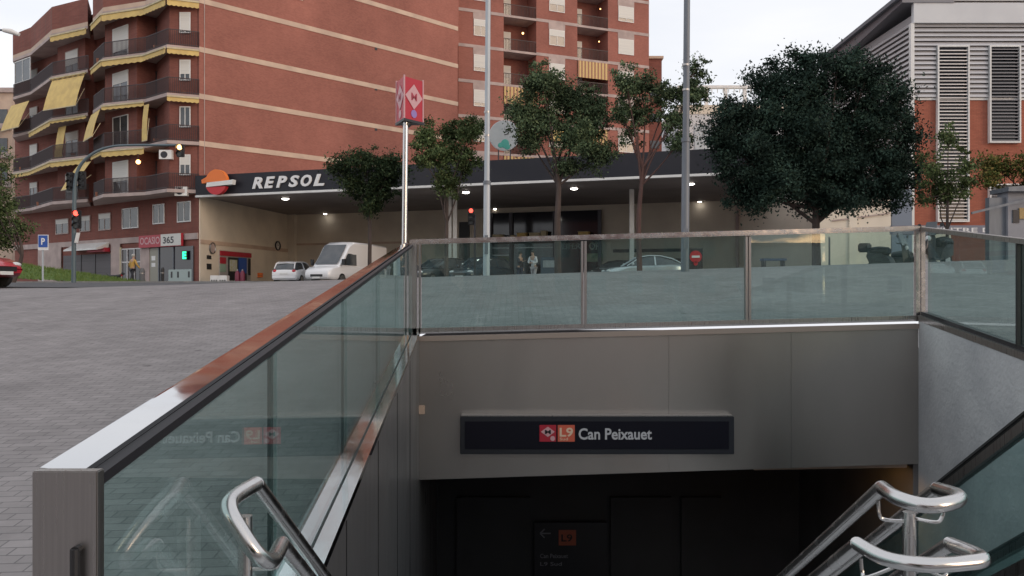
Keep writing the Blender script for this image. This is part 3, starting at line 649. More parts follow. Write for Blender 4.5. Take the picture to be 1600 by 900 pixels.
for k in range(5):
    z0 = LV[k]
    # windows on the bays
    if k < 4:
        u0, u1, _, _ = FA.rect(177, 201, 100, 140); window(FA, u0, u1, z0+.12, z0+2.35, .01, ab, M['white'], shut=[.62, 0, .35, .75][k], fw=.06)
        u0, u1, _, _ = FS.rect(281, 298, 100, 140)
        window(FS, u0, u1, z0+.95, z0+2.3, .01, ab, M['white'], shut=[.5, .0, .7, .95][k], fw=.06)
        u0, u1, _, _ = FB.rect(103, 123, 100, 140); window(FB, u0, u1, z0+.12, z0+2.3, .01, ab, M['band'], shut=[.2, .3, .0, .5][k], fw=.06)
        u0, u1, _, _ = FL.rect(48, 60, 100, 140); window(FL, u0, u1, z0+.12, z0+2.3, .05, ab, M['band'], shut=[.2, .6, .3, .5][k], fw=.06)
        u0, u1, _, _ = FL.rect(228, 252, 100, 140); window(FL, u0, u1, z0+.12, z0+2.3, .05, ab, M['darkmetal'], shut=0, fw=.06)
for (nm, OUT, INN) in (('a', BA, BA_in), ('b', BBl, BB_in)):
    for k in range(5):
        z0 = LV[k]
        poly = OUT+INN
        sl = MB().prism(poly, z0-.22, z0).build('balcony', M['band'], ab)
        # lighter fascia strips hold only on some segments
        segs = list(zip(OUT[:-1], OUT[1:]))
        if k < 4:
            bars = MB(); rail = MB(); foot = MB()
            for (p, q) in segs:
                a_ = Vector((*p, 0)); b_ = Vector((*q, 0)); ln = (b_-a_).length; inn = Vector((0, 0, 0))
                t = (b_-a_)/ln; nn = Vector((t.y, -t.x, 0)); nn = nn if nn.dot(-a_) < 0 else -nn; off = nn*.06
                rail.bar(a_+off+Vector((0, 0, z0+1.02)), b_+off+Vector((0, 0, z0+1.02)), .05, .045)
                foot.bar(a_+off+Vector((0, 0, z0+.1)), b_+off+Vector((0, 0, z0+.1)), .04, .04)
                nb = int(ln/.11)
                for i in range(nb+1):
                    c = a_+t*(ln*i/max(1, nb))+off; bars.bar(c+Vector((0, 0, z0)), c+Vector((0, 0, z0+1.0)), .03, .03, up=(0, 1, 0))
            r_ = bars.build('railing', M['iron'], sl); rail.build('top_bar', M['iron'], r_); foot.build('bottom_bar', M['iron'], r_)
# top storey parapets in red brick over the uppermost slab
for OUT, INN in ((BA, BA_in), (BBl, BB_in)):
    MB().prism(OUT+INN, LV[4], LV[4]+.28).build('cornice', M['cream'], ab)
    inner = [tuple(Vector(q)*1.006) for q in OUT]
    MB().prism(inner+INN, LV[4]+.28, 22.4).build('parapet_storey', M['brick2'], ab)
# awning valances (rolled up awnings) under slab edges
def valance(p, q, z, h=.42, drop=0, out=.12, mt='yellow'):
    a_ = Vector((*p, 0)); b_ = Vector((*q, 0)); t = (b_-a_).normalized(); nn = Vector((t.y, -t.x, 0)); nn = nn if nn.dot(-a_) > 0 else -nn
    m = MB(); n = 14; pts = []
    for i in range(n+1):
        c = a_+(b_-a_)*i/n+nn*out
        pts.append((c, z-.3-(.06 if i % 2 else 0)))
    for i in range(n):
        (c0, z0), (c1, z1) = pts[i], pts[i+1]; th = nn*.02; zt = z-.3+h-.42+.06; hh = h
        m.hexa([c0+Z*(z0-hh), c1+Z*(z1-hh), c1+th+Z*(z1-hh), c0+th+Z*(z0-hh), c0+Z*(z-.25), c1+Z*(z-.25), c1+th+Z*(z-.25), c0+th+Z*(z-.25)])
    o = m.build('awning', M[mt], ab)
    MB().bar(a_+nn*(out+.02)+Z*(z-.24), b_+nn*(out+.02)+Z*(z-.24), .12, .1).build('roller', M['creamcloth'], o)
    return o
for k, lst in ((4, ((0, 1, .3), (1, 2, .34), (2, 3, .36), (3, 4, .3))), (3, ((0, 1, .26), (1, 2, .26), (2, 3, .3), (3, 4, .26))), (2, ((0, 1, .22),)), (1, ((2, 3, .3), (3, 4, .15)))):
    for i, j, h in lst: valance(BA[i], BA[j], LV[k], h)
valance(BA[2], BA[3], LV[2], .16)
for k, lst in ((4, ((0, 1, .3),)), (2, ((0, 1, .1), (1, 2, .25),)), (1, ((0, 1, .28), (1, 2, .2), (2, 3, .2))), (3, ((0, 1, .02),))):
    for i, j, h in lst: valance(BBl[i], BBl[j], LV[k], h)
# lowered awnings (sloping sheets with arms)
def drop(p, q, z, L_, out, fa=0, fb=1, striped=False, par=None):
    a_ = Vector((*p, 0)); b_ = Vector((*q, 0)); t = (b_-a_).normalized(); nn = Vector((t.y, -t.x, 0)); nn = nn if nn.dot(-a_) > 0 else -nn
    A = a_+(b_-a_)*fa+nn*.1; B = a_+(b_-a_)*fb+nn*.1; m = MB()
    n = 8
    for i in range(n):
        s0, s1 = i/n, (i+1)/n
        def pt(c, s): return c+nn*(out*s+.05*math.sin(s*3.1))+Z*(z-.25-L_*s)
        th = nn*.015
        m.hexa([pt(A, s0), pt(B, s0), pt(B, s0)+th, pt(A, s0)+th, pt(A, s1), pt(B, s1), pt(B, s1)+th, pt(A, s1)+th])
    o = m.build('awning', M['yellow'] if not striped else M['stripe'], par or ab)
    e_ = nn*(out)+Z*(z-.25-L_)
    MB().bar(A+e_, B+e_, .06, .06).build('front_bar', M['creamcloth'], o)
    for c in (A, B): MB().bar(c+Z*(z-1.2), c+e_, .03, .03).build('arm', M['creamcloth'], o)
drop(BBl[0], BBl[1], LV[3]-.15, 2.3, .7, .05, .95)
drop(BBl[2], BBl[3], LV[2]+2.6, 2.2, .8, 0, 1)
drop(BA[3], BA[4], LV[2]-.1, 1.9, .5, .1, 1)
drop(FL.pt(FL.u(140)[0], 1.6, 0)[:2], FL.pt(FL.u(128)[0], 1.6, 0)[:2], LV[2]-.3, 2.4, .3, 0, 1)
drop(BA[4], FL.pt(FL.u(139)[0], 1.5, 0)[:2], LV[1]-.3, 2.0, 1.2, 0, .5)
drop(BA[1], BA[2], LV[2]-.2, 2.4, .15, .75, .98)
# enclosed loggia glazing on top-left storey
FE = Fac(BBl[2], BBl[3]);
window(FE, .2, FE.len-.2, LV[3]+1.0, LV[4]-.3, -.1, ab, M['white'], shut=0, name='glazed_loggia')
# air conditioners
for (px, py, w_) in ((262, 243, .2), (286, 300, 1.5)):
    u, d = FS.u(px); c = FS.pt(u, .0, zpy(py, d)); ac = thing('air_conditioner', 'white air conditioner on the brick wall %s' % ('beside the amber signal' if py < 260 else 'on the lowest balcony at the corner'), 'air conditioner', c)
    m = MB(); FS.box(m, u-.4, u+.4, .06, .4, c.z-.28, c.z+.3); m.build('casing', M['white'], ac)
    m = MB(); m.disc(FS.pt(u+.08, .405, c.z), FS.Nv(), .22, .02, 16); m.build('fan_grille', M['darkmetal'], ac)
# lit wall lamp
u, d = FL.u(216, 2.3); lc = P(216, 253, 55.0)
wl = thing('wall_lamp', 'warm lit round lamp hanging under a balcony of the brick block', 'lamp', lc)
MB().ball(lc, .15, 12).build('globe', M['lampamber'], wl); MB().tube([lc+Z*.14, lc+Z*.5], .02, 6).build('stem', M['darkmetal'], wl)

# ---------- far brick block
K0 = 72.0
d1 = K0*(3850-715)/(3850-1014)
FM = Fac(plan(715, K0), plan(1014, d1))
mb_ = thing('apartment_building', 'tall red brick apartment block with cream bands and recessed striped balconies behind the trees', 'building', FM.pt(0, 0, STATION_Z))
ztop = 33.0; zb_ = 2.0
def um(px, w=0): return FM.u(px, w)[0]
piers = [(716, 787), (838, 902), (950, 1014)]
g = 2.0
for a_, b_ in piers:
    m = MB(); FM.box(m, um(a_), um(b_), -8, 0, zb_, ztop); m.build('pier', M['brick'], mb_)
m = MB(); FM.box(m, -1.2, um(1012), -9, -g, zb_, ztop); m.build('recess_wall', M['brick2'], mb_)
m = MB(); FM.box(m, -3.4, -.9, -6, -.8, zb_, ztop); m.build('side_wing', M['brick'], mb_)
zl = [14.8+EYE-3.08*3+3.08*i for i in range(9)]
stripe = bpy.data.materials.new('striped_canvas'); stripe.use_nodes = True; nt = stripe.node_tree
wv = nt.nodes.new('ShaderNodeTexWave'); wv.inputs['Scale'].default_value = 1.0; wv.bands_direction = 'X'; tc = nt.nodes.new('ShaderNodeTexCoord'); nt.links.new(tc.outputs['Object'], wv.inputs[0])
cr = nt.nodes.new('ShaderNodeValToRGB'); cr.color_ramp.interpolation = 'CONSTANT'; cr.color_ramp.elements[1].position = .5; cr.color_ramp.elements[0].color = (.6, .42, .16, 1); cr.color_ramp.elements[1].color = (.3, .13, .07, 1)
nt.links.new(wv.outputs['Fac'], cr.inputs[0]); nt.links.new(cr.outputs[0], nt.nodes['Principled BSDF'].inputs['Base Color']); M['stripe'] = stripe
for i, z in enumerate(zl):
    if z > ztop: break
    for (a_, b_) in piers:
        m = MB(); FM.box(m, um(a_), um(b_), 0, .04, z, z+.27); m.build('band', M['band'], mb_)
    for j, (a_, b_) in enumerate(((740, 762), (858, 882), (966, 990))):
        u0, u1 = um(a_), um(b_)
        m = MB(); FM.box(m, u0-.05, u1+.05, 0, .035, z-.55, z); m.build('lintel', M['band'], mb_)
        window(FM, u0, u1, z-2.0, z-.56, .008, mb_, M['white'], shut=rnd.choice([.55, .8, 1, 1, .4]), fw=.05)
    for j, (a_, b_) in enumerate(((787, 838), (902, 950))):
        u0, u1 = um(a_), um(b_)
        sl = MB(); FM.box(sl, u0+.01, u1-.01, -g, .05, z, z+.2); bo = sl.build('balcony', M['band'], mb_)
        r_ = MB(); nb = int((u1-u0)/.14)
        for q in range(nb+1): uu = u0+.03+(u1-u0-.06)*q/nb; FM.box(r_, uu-.014, uu+.014, -.04, 0, z+.2, z+1.15)
        FM.box(r_, u0, u1, -.05, .01, z+1.15, z+1.2); r_.build('railing', M['iron'], bo)
        window(FM, u0+.2, u0+1.5, z+.25, z+2.4, -g+.01, mb_, M['white'], shut=rnd.choice([.3, .5, .7]), fw=.05)
        if (j, i) in ((0, 4), (1, 3), (0, 2), (1, 5)):
            m = MB(); FM.box(m, u0+.02, u1-.02, .06, .1, z+1.4 if i == 99 else z-1.55, z-.02); m.build('awning', stripe, bo)
    if i in (3, 1): 
        u0, u1 = um(858), um(882)
        m = MB(); m.hexa([FM.pt(u0, .04, z-1.5), FM.pt(u1, .04, z-1.5), FM.pt(u1, .7, z-1.5), FM.pt(u0, .7, z-1.5), FM.pt(u0, .04, z-.5), FM.pt(u1, .04, z-.5), FM.pt(u1, .1, z-.5), FM.pt(u0, .1, z-.5)]); m.build('awning', M['yellow'], mb_)
for (px, py) in ((817, 52), (938, 14), (936, 65)):
    c = P(px, py, 76.5 if px > 900 else 75.3); MB().ball(c, .1 if py == 52 else .06, 8).build('balcony_lamp', M['lampamber'], mb_)
# rear lower part to the east
rb2 = thing('house', 'narrow brown house end with a small balcony behind the far brick block', 'house', P(1030, 450, 84))
c0, c1 = P(1012, 450, 84), P(1034, 92, 84)
MB().box(c0.x, c1.x, 84, 90, 1.5, c1.z).build('wall', M['brick2'], rb2); MB().box(c0.x-.1, c1.x+.15, 83.8, 90.2, c1.z, c1.z+.25).build('coping', M['cream'], rb2)
for py in (150, 190, 232): p0, p1 = P(1016, py, 84), P(1030, py-12, 84); MB().box(p0.x, p1.x, 83.9, 83.98, p0.z, p1.z).build('window', M['window'], rb2)
# ---------- white block with roof pergola
wb_ = thing('office_building', 'low white building with a rooftop pergola partly hidden by trees', 'building', P(1130, 450, 95))
c0, c1 = P(1060, 450, 95), P(1330, 178, 95)
MB().box(c0.x, c1.x, 95, 112, 1.5, c1.z).build('wall', M['white_wall'], wb_); MB().box(c0.x-.1, c1.x+.1, 94.9, 112, c1.z, c1.z+1.0).build('parapet', M['beige'], wb_)
m = MB(); zr = P(1130, 136, 95).z
for i in range(9): x = c0.x+1+i*2.2; m.box(x, x+.35, 95.5, 96, c1.z+1, zr)
m.box(c0.x, c1.x, 95.4, 96, zr, zr+.3)
for i in range(30): x = c0.x+i*.65; m.bar((x, 95.4, zr-.1), (x+.9, 99, zr+.4), .08, .25)
m.build('pergola', M['white'], wb_)
p0, p1 = P(1085, 236, 95), P(1128, 196, 95); MB().box(p0.x, p1.x, 94.9, 94.97, p0.z, p1.z).build('window', M['poleg'], wb_)
# ---------- left distant block
ld = thing('house', 'pale distant house beyond the corner block', 'house', P(0, 450, 90))
c0, c1 = P(-60, 450, 90), P(19, 145, 90)
MB().box(c0.x, c1.x, 90, 100, 1.5, c1.z).build('wall', M['cream'], ld); MB().box(c0.x-.2, c1.x+.25, 89.7, 100, c1.z, c1.z+.5).build('roof', M['band'], ld)
for py in (195, 240, 285): p0, p1 = P(0, py, 90), P(12, py-24, 90); MB().box(p0.x, p1.x, 89.9, 89.98, p0.z, p1.z).build('window', M['window'], ld); p0, p1 = P(-40, py, 90), P(18, py+8, 90); MB().box(p0.x, p1.x, 89.2, 90, p1.z, p0.z).build('balcony', M['band'], ld)
# ---------- louvred building on the right
DR = 42.0
gb = thing('civic_building', 'orange brick and pale louvred building behind the dense dark tree', 'building', P(1425, 450, DR))
xc = P(1424, 450, DR).x; xe = xc+16
zc = zpy(38, DR); zbr = zpy(153, DR)
FR = Fac((xc, DR), (xe, DR)); FR.n = Vector((0, -1))
sx, sy = (1300-800)/FPX*52, 52
FQ = Fac((xc, DR), (sx, sy)); FQ.n = Vector((-1, 0)) if FQ.n.x > 0 else FQ.n
MB().prism([(xc, DR), (xe, DR), (xe, 56), (sx, 56), (sx, sy)], 1.2, zbr).build('brick_base', M['brick3'], gb)
MB().prism([(xc+.1, DR+.1), (xe, DR+.1), (xe, 56), (sx, 56), (sx+.05, sy+.1)], zbr, zc+.5).build('upper_core', mat('grey_sheet', (.4, .39, .4), .6), gb)
wins = [(1464, 1509), (1545, 1589), (1625, 1670)]
# horizontal louvre cladding
m = MB(); z = zbr+.02; k = 0
segs = []; last = 1426
zw = zpy(75, DR)
for a_, b_ in wins: segs.append((last, a_-3)); last = b_+3
segs.append((last, 1780))
while z < zc-.1:
    if z < zw:
        for a_, b_ in segs: u0, u1 = FR.u(a_)[0], FR.u(b_)[0]; m.hexa([FR.pt(u0, .02, z), FR.pt(u1, .02, z), FR.pt(u1, .16, z), FR.pt(u0, .16, z), FR.pt(u0, .02, z+.2), FR.pt(u1, .02, z+.2), FR.pt(u1, .06, z+.2), FR.pt(u0, .06, z+.2)])
    else: m.hexa([FR.pt(0.05, .02, z), FR.pt(16, .02, z), FR.pt(16, .16, z), FR.pt(0.05, .16, z), FR.pt(0.05, .02, z+.2), FR.pt(16, .02, z+.2), FR.pt(16, .06, z+.2), FR.pt(0.05, .06, z+.2)])
    z += .235
m.build('louvre_cladding', M['alu'], gb)
m = MB(); z = zbr-5
while z < zc-.1:
    m.hexa([FQ.pt(.05, .0, z), FQ.pt(FQ.len, .0, z), FQ.pt(FQ.len, .14, z), FQ.pt(.05, .14, z), FQ.pt(.05, .0, z+.2), FQ.pt(FQ.len, .0, z+.2), FQ.pt(FQ.len, .04, z+.2), FQ.pt(.05, .04, z+.2)]); z += .26
m.build('side_louvres', M['alu'], gb)
m = MB(); FR.box(m, -.12, .06, -.02, .2, 1.3, zc); m.build('corner_trim', M['white'], gb)
m = MB(); FR.box(m, 0, 16, .0, .25, zc, zc+1.0); m.build('coping', M['white_wall'], gb)
m = MB(); FR.box(m, 0, 16, .0, .06, zbr-.12, zbr); m.build('band', M['white'], gb)
for i, (a_, b_) in enumerate(wins):
    u0, u1 = FR.u(a_)[0], FR.u(b_)[0]
    for (t_, bo_) in ((75, 345),) if i == 0 else ((75, 222), (290, 345)):
        z0, z1 = zpy(bo_, DR), zpy(t_, DR); m = MB()
        FR.box(m, u0-.07, u0, 0.02, .24, z0, z1); FR.box(m, u1, u1+.07, .02, .24, z0, z1); FR.box(m, u0-.07, u1+.07, .02, .24, z0-.07, z0); FR.box(m, u0-.07, u1+.07, .02, .24, z1, z1+.07)
        wo_ = m.build('window', M['white'], gb); p = MB(); FR.box(p, u0, u1, .021, .04, z0, z1); p.build('pane', M['darkglass'], wo_)
        lv = MB(); z = z0+.05
        while z < z1-.05: lv.hexa([FR.pt(u0, .08, z), FR.pt(u1, .08, z), FR.pt(u1, .2, z-.03), FR.pt(u0, .2, z-.03), FR.pt(u0, .08, z+.045), FR.pt(u1, .08, z+.045), FR.pt(u1, .2, z+.015), FR.pt(u0, .2, z+.015)]); z += .17
        lv.build('louvre', M['alud'] if i == 1 else M['alu'], wo_)
# roof: pitched dark volume to the left, louvred attic to the right
xa = P(1470, 0, DR+1).x
m = MB().hexa([(xc-.6, DR-.3, zc+1.0), (xa, DR-.3, zc+1.0), (xa, 52, zc+1), (sx-.3, 52.3, zc+.2), (xc-.6, DR-.3, zc+1.35), (xa, DR-.3, zc+2.9), (xa, 52, zc+1.9), (sx-.3, 52.3, zc+1.2)]); m.build('roof', M['alud'], gb)
m = MB(); z = zc+1.02
while z < zc+5: FR_ = None; m.hexa([(xa, DR+.2, z), (xe, DR+.2, z), (xe, DR+.4, z), (xa, DR+.4, z), (xa, DR+.3, z+.2), (xe, DR+.3, z+.2), (xe, DR+.4, z+.2), (xa, DR+.4, z+.2)]); z += .25
m.box(xa, xe, DR+.42, DR+2.5, zc+.6, zc+5); m.build('attic', M['alu'], gb)
MB().bar((xc-.7, DR-.4, zc+1.3), (sx-.4, 52.4, zc+1.15), .25, .2).build('eaves_gutter', M['poled'], gb)
# grey wall with lettering in front
gw = thing('boundary_wall', 'grey wall with white lettering in front of the orange brick building', 'wall', P(1470, 450, 36))
c0, c1 = P(1395, 450, 36), P(1553, 352, 36)
wz0 = P(0, 366, 36).z
MB().box(c0.x, c1.x, 36, 36.3, wz0, c1.z).build('lettered_band', mat('slate_blue_paint', (.2, .21, .26), .6), gw)
MB().box(P(1460, 0, 36).x, c1.x, 36.02, 36.28, 1.3, wz0).build('brick_wall', M['brick2'], gw)
MB().box(P(1455, 0, 36).x, P(1484, 0, 36).x, 35.9, 36.35, 1.3, wz0-.002).build('pillar', M['beige'], gw)
text('CENTRE D', P(1446, 363, 35.995), X, Z, P(1550, 0, 36).x-P(1446, 0, 36).x, .2, M['whitep'], 'letters', gw, off=.015)

# ================================================================ PETROL STATION
ZC = 7.54
def cf(x): return 54-.339*(x+20.3)      # canopy front line
def bk(x): return 67.7-.34*(x+18.2)     # back wall line
xr_ = 14.5
ps = thing('petrol_station', 'petrol station canopy with dark fascia and pale walls under the brick blocks', 'petrol station', (0, 50, STATION_Z))
MB().prism([(-20.28, cf(-20.28)), (xr_, cf(xr_)), (xr_+3, bk(xr_)), (-18.2, bk(-18.2))], ZC, ZC+.9).build('canopy', M['soffit'], ps)
FF = Fac((-20.4, cf(-20.4)), (xr_, cf(xr_)))
m = MB(); FF.box(m, 0, FF.len, .0, .22, ZC+.05, ZC+1.32); m.build('fascia', M['navy'], ps)
m = MB(); FF.box(m, 0, FF.len, .0, .26, ZC-.08, ZC+.048); m.build('fascia_trim', M['white'], ps)
FBk = Fac((-18.2, bk(-18.2)), (21, bk(21)))
m = MB(); FBk.box(m, 0, FBk.len, -.4, 0, 1.3, ZC-.002); m.build('back_wall', M['beige'], ps)
FSd = Fac(C0, (-18.2, 67.7))
m = MB(); FSd.box(m, .05, FSd.len, .01, .08, 1.3, ZC-.002); m.build('side_wall', M['beige'], ps)
m = MB(); FSd.box(m, .05, FSd.len, .08, .14, zpy(384, 57), zpy(378, 57)); m.build('wall_ledge', M['cream'], ps)
m = MB(); FBk.box(m, 0.0, .8, 0, .35, 1.3, ZC-.003); m.build('pilaster', M['beige'], ps)
m = MB(); FBk.box(m, .8, 14, 0.0, .05, zpy(382, 66), zpy(379, 66)); m.build('wall_ledge', M['cream'], ps)
F = FBk
# glazed shop
u0, u1, z0, z1 = F.rect(768, 938, 331, 430); m = MB(); F.box(m, u0, u1, .02, .1, 1.6, z1); gl_ = m.build('shop_glazing', M['darkglass'], ps)
M['shopcol'] = mat('shop_column', (.13, .13, .15), .6)
for px in (768, 800, 868, 938): fr = MB(); u = F.u(px)[0]; F.box(fr, u-.12, u+.12, .1, .3, 1.6, z1); fr.build('column', M['shopcol'], gl_)
for (px0, px1, py) in ((770, 798, 388), (770, 798, 399), (806, 866, 387)): u0, u1, z0, z1 = F.rect(px0, px1, py-1, py+.6); m = MB(); F.box(m, u0, u1, .101, .16, z0, z1); m.build('transom', M['alu'], gl_)
u0, u1, z0, z1 = F.rect(772, 798, 401, 430); m = MB(); F.box(m, u0, u1, .102, .16, 1.6, z1); m.build('low_panel', mat('olive_panel', (.22, .23, .13), .6), gl_)
u0, u1, z0, z1 = F.rect(918, 942, 396, 409); m = MB(); F.box(m, u0, u1, .105, .2, z0, z1); m.build('poster', mat('green_poster', (.16, .24, .13), .6, col2=(.4, .45, .3), scale=3), gl_)
text('LIFER', F.pt(F.u(879)[0], .12, zpy(390, 61)), F.T(), Z, 1.4, .42, mat('grey_letters', (.35, .38, .35), .6), 'letters', gl_, off=.02)
text('OR', F.pt(F.u(921)[0], .12, zpy(392, 61)), F.T(), Z, .85, .55, mat('pale_letters', (.5, .52, .45), .6), 'letters', gl_, off=.03)
u0, u1, z0, z1 = F.rect(718, 734, 347, 405); m = MB(); F.box(m, u0, u1, .02, .06, 1.6, z1); m.build('doorway', M['black'], ps)
u0, u1, z0, z1 = F.rect(958, 1065, 389, 394); m = MB(); F.box(m, u0, u1, .02, .08, z0, z1); m.build('dark_stripe', M['navy'], ps)
u0, u1, z0, z1 = F.rect(1040, 1066, 404, 430); m = MB(); F.box(m, u0, u1, .02, .08, 1.6, z1); m.build('garage_door', M['darkglass'], ps)
u0, u1, z0, z1 = F.rect(1388, 1426, 300, 430); m = MB(); F.box(m, u0, u1, .02, .1, 1.6, z1); m.build('service_door', mat('blue_grey_door', (.2, .24, .3), .5), ps)
for px in (1152, 1330): u = F.u(px)[0]; m = MB(); F.box(m, u-.1, u+.1, .01, .2, 1.6, ZC-.01); m.build('pilaster', M['band'], ps)
for (px, d, r, b) in ((702.5, 54, .13, 0), (711, 54, .13, 0), (987, 50, .13, 0), (1375, 46, .12, 0)):
    p = P(px, 440, d); MB().box(p.x-r, p.x+r, d-r, d+r, STATION_Z, ZC-.004).build('column', M['white'], ps)
# soffit lamps
ln = ['near the round orange and red logo', 'in the dark behind the first tree', 'over the two dark parked cars', 'small and dim, close to the red signal', 'over the shop glazing', 'beside the grey galvanised pole', 'small and dim, right of the grey pole', 'deep inside left of the white van']
for i, (px, py, r) in enumerate(((446, 309, .3), (580, 305, .22), (728, 299, .28), (774, 325.5, .2), (897, 293, .28), (1079, 285.5, .28), (1093, 314, .16), (508, 333, .18))):
    d = (ZC-EYE)*FPX/(450-py); c = Vector(((px-800)/FPX*d, d, ZC))
    t_ = thing('soffit_lamp', 'round lit lamp in the canopy ceiling '+ln[i], 'lamp', c, group='lamps in the canopy ceiling')
    MB().disc(c-Z*.03, Z, r*.95, .06, 20).build('ring', M['alu'], t_); MB().ball(c-Z*.06, r*.8, 12, sz=.35).build('diffuser', M['lamp'], t_)
# raised logo on fascia
lc = FF.pt(FF.u(342, .5)[0], .5, zpy(287, 53.5))
lo = thing('logo_sign', 'round orange, white and red emblem at the left end of the canopy fascia', 'sign', lc)
n = FF.Nv(); t = FF.T()
def discseg(z0, z1, R, mt, name, th=.3, dx=0, scale=1):
    pts = []
    a0_ = math.asin(max(-1, min(1, z0/R))); a1_ = math.asin(max(-1, min(1, z1/R)))
    for i in range(13): a_ = a0_+(a1_-a0_)*i/12; pts.append((R*math.cos(a_), R*math.sin(a_)))
    for i in range(13): a_ = math.pi-a1_-(a0_-a1_)*(-1)*0+ (a1_-a0_)*i/12; pts.append((R*math.cos(a_), R*math.sin(a_)))
    m = MB(); k = len(pts); V_ = [lc+t*(x+dx)+Z*z for x, z in pts]
    m.add(V_+[v+n*th for v in V_], [tuple(range(k))[::-1], tuple(range(k, 2*k))]+[(i, (i+1) % k, (i+1) % k+k, i+k) for i in range(k)])
    return m.build(name, mt, lo)
discseg(.02, .80, .80, M['orangep'], 'orange_top'); discseg(-.8, -.3, .80, M['redp'], 'red_base')
m = MB(); V_ = [lc+t*x+Z*z for x, z in ((-.72, -.3), (.78, -.22), (1.25, -.2), (1.3, .1), (.76, .06), (-.66, -.02))]; m.add(V_+[v+n*.34 for v in V_], [(5, 4, 3, 2, 1, 0), (6, 7, 8, 9, 10, 11)]+[(i, (i+1) % 6, (i+1) % 6+6, i+6) for i in range(6)]); m.build('white_band', M['white'], lo)
m = MB(); V_ = [lc+t*x+Z*z for x, z in ((-.6, .0), (-.1, .5), (-.55, .45), (-1.15, .18), (-1.1, -.05))]; m.add(V_+[v+n*.25 for v in V_], [(4, 3, 2, 1, 0), (5, 6, 7, 8, 9)]+[(i, (i+1) % 5, (i+1) % 5+5, i+5) for i in range(5)]); m.build('orange_tail', M['orangep'], lo)
ls = thing('lettering', 'big white slanted letters of the station name on the dark fascia', 'sign', FF.pt(FF.u(395)[0], .2, ZC+.3))
ua, ub = FF.u(395, .23)[0], FF.u(510, .23)[0]; cw = (ub-ua)/6
for i, ch in enumerate('REPSOL'):
    text(ch, FF.pt(ua+cw*i, .23, ZC+.3), t, Z, cw*.86, .72, M['whitep'], 'letter', ls, shear=.25, off=.035, ext=.08)
# side wall furniture
F = FSd
tk = thing('round_sign', 'brown round plate high on the beige side wall beside the kiosk opening', 'sign', F.pt(F.u(331)[0], .1, zpy(388, 54)))
c = F.pt(F.u(331, .1)[0], .12, zpy(388, F.u(331)[1])); MB().disc(c, F.Nv(), .34, .08, 24).build('disc', M['band'], tk)
MB().tube([c+F.T()*.36*math.cos(a_*math.pi/12)*1+Z*.36*math.sin(a_*math.pi/12)+F.Nv()*.05 for a_ in range(25)], .04, 6).build('rim', M['steel'], tk)
cl = thing('wall_clock', 'round clock with dark rim on the beige side wall left of the white van', 'clock', F.pt(F.u(433)[0], .1, zpy(384, 60)))
u, d = F.u(433, .1); c = F.pt(u, .12, zpy(384, d)); MB().disc(c, F.Nv(), .3, .07, 24).build('face', M['shutter'], cl)
MB().tube([c+F.T()*.42*math.cos(a_*math.pi/12)+Z*.33*math.sin(a_*math.pi/12)+F.Nv()*.05 for a_ in range(25)], .055, 6).build('rim', M['darkmetal'], cl)
MB().bar(c+F.Nv()*.05, c+F.Nv()*.05+Z*.22, .03, .02).bar(c+F.Nv()*.05, c+F.Nv()*.05+F.T()*.2+Z*.05, .03, .02).build('hands', M['black'], cl)
kk = thing('kiosk', 'red framed kiosk front with blue doors set in the beige side wall', 'kiosk', F.pt(F.u(365)[0], .1, STATION_Z))
def kb(a_, b_, t_, c_, w0, w1, mt, name, par=kk): u0, u1, z0, z1 = F.rect(a_, b_, t_, c_); m = MB(); F.box(m, u0, u1, w0, w1, z0, z1); return m.build(name, mt, par)
kb(340, 388, 393, 440, .082, .16, M['alu'], 'wall_panel')
kb(340, 388, 394, 401, .161, .25, M['redsign'], 'sign_band'); kb(340, 349, 402, 412, .162, .2, M['redsign'], 'red_panel'); kb(340, 349, 412.5, 425, .162, .2, mat('mint_panel', (.3, .42, .34), .6), 'mint_panel')
kb(353, 382, 403, 438, .161, .18, M['black'], 'opening'); kb(355, 366, 406, 424, .181, .22, mat('yellow_rack', (.5, .5, .25), .6, col2=(.6, .6, .6), scale=6), 'rack'); kb(369, 381, 403, 427, .181, .23, M['bluep'], 'blue_door')
kb(384, 387, 404, 430, .2, .24, M['darkmetal'], 'side_post')
kb(321, 328, 399, 405, .09, .11, M['darkmetal'], 'wall_mark', ps); kb(321, 328, 412, 421, .09, .12, M['darkmetal'], 'wall_vent', ps)
# crates, stacked sacks, orange box
for i, (px, py, c_, lb_) in enumerate(((337, 436, 'white', 'white crate with dark handles in front of the kiosk, left one'), (350, 436, 'white', 'white crate with dark handles in front of the kiosk, right one'))):
    p = P(px, py, 53.2); t_ = thing('crate', lb_, 'crate', (p.x, p.y, STATION_Z+.06), group='white crates by the kiosk')
    MB().box(p.x-.27, p.x+.27, p.y-.25, p.y+.25, STATION_Z+.06, STATION_Z+.6).build('body', M['white'], t_, bevel=.02)
    m = MB()
    for k in range(3): m.box(p.x-.2+.15*k, p.x-.12+.15*k, p.y-.262, p.y-.251, STATION_Z+.2, STATION_Z+.32)
    m.build('slots', M['black'], t_)
for i, px in enumerate((371, 379)):
    p = P(px, 438, 54); t_ = thing('gas_cylinder', 'dark red gas cylinder by the kiosk opening, %s' % ('nearer the crates' if i == 0 else 'nearer the van'), 'gas cylinder', (p.x, p.y, STATION_Z+.06), group='gas cylinders by the kiosk')
    MB().tube([(p.x, p.y, STATION_Z+.06), (p.x, p.y, STATION_Z+.75), (p.x, p.y, STATION_Z+.92)], [.16, .16, .07], 14).build('tank', mat('maroon', (.2, .03, .06), .5), t_, smooth=True); MB().tube([(p.x, p.y, STATION_Z+.92), (p.x, p.y, STATION_Z+1.02)], .05, 10).build('valve', M['steel'], t_)
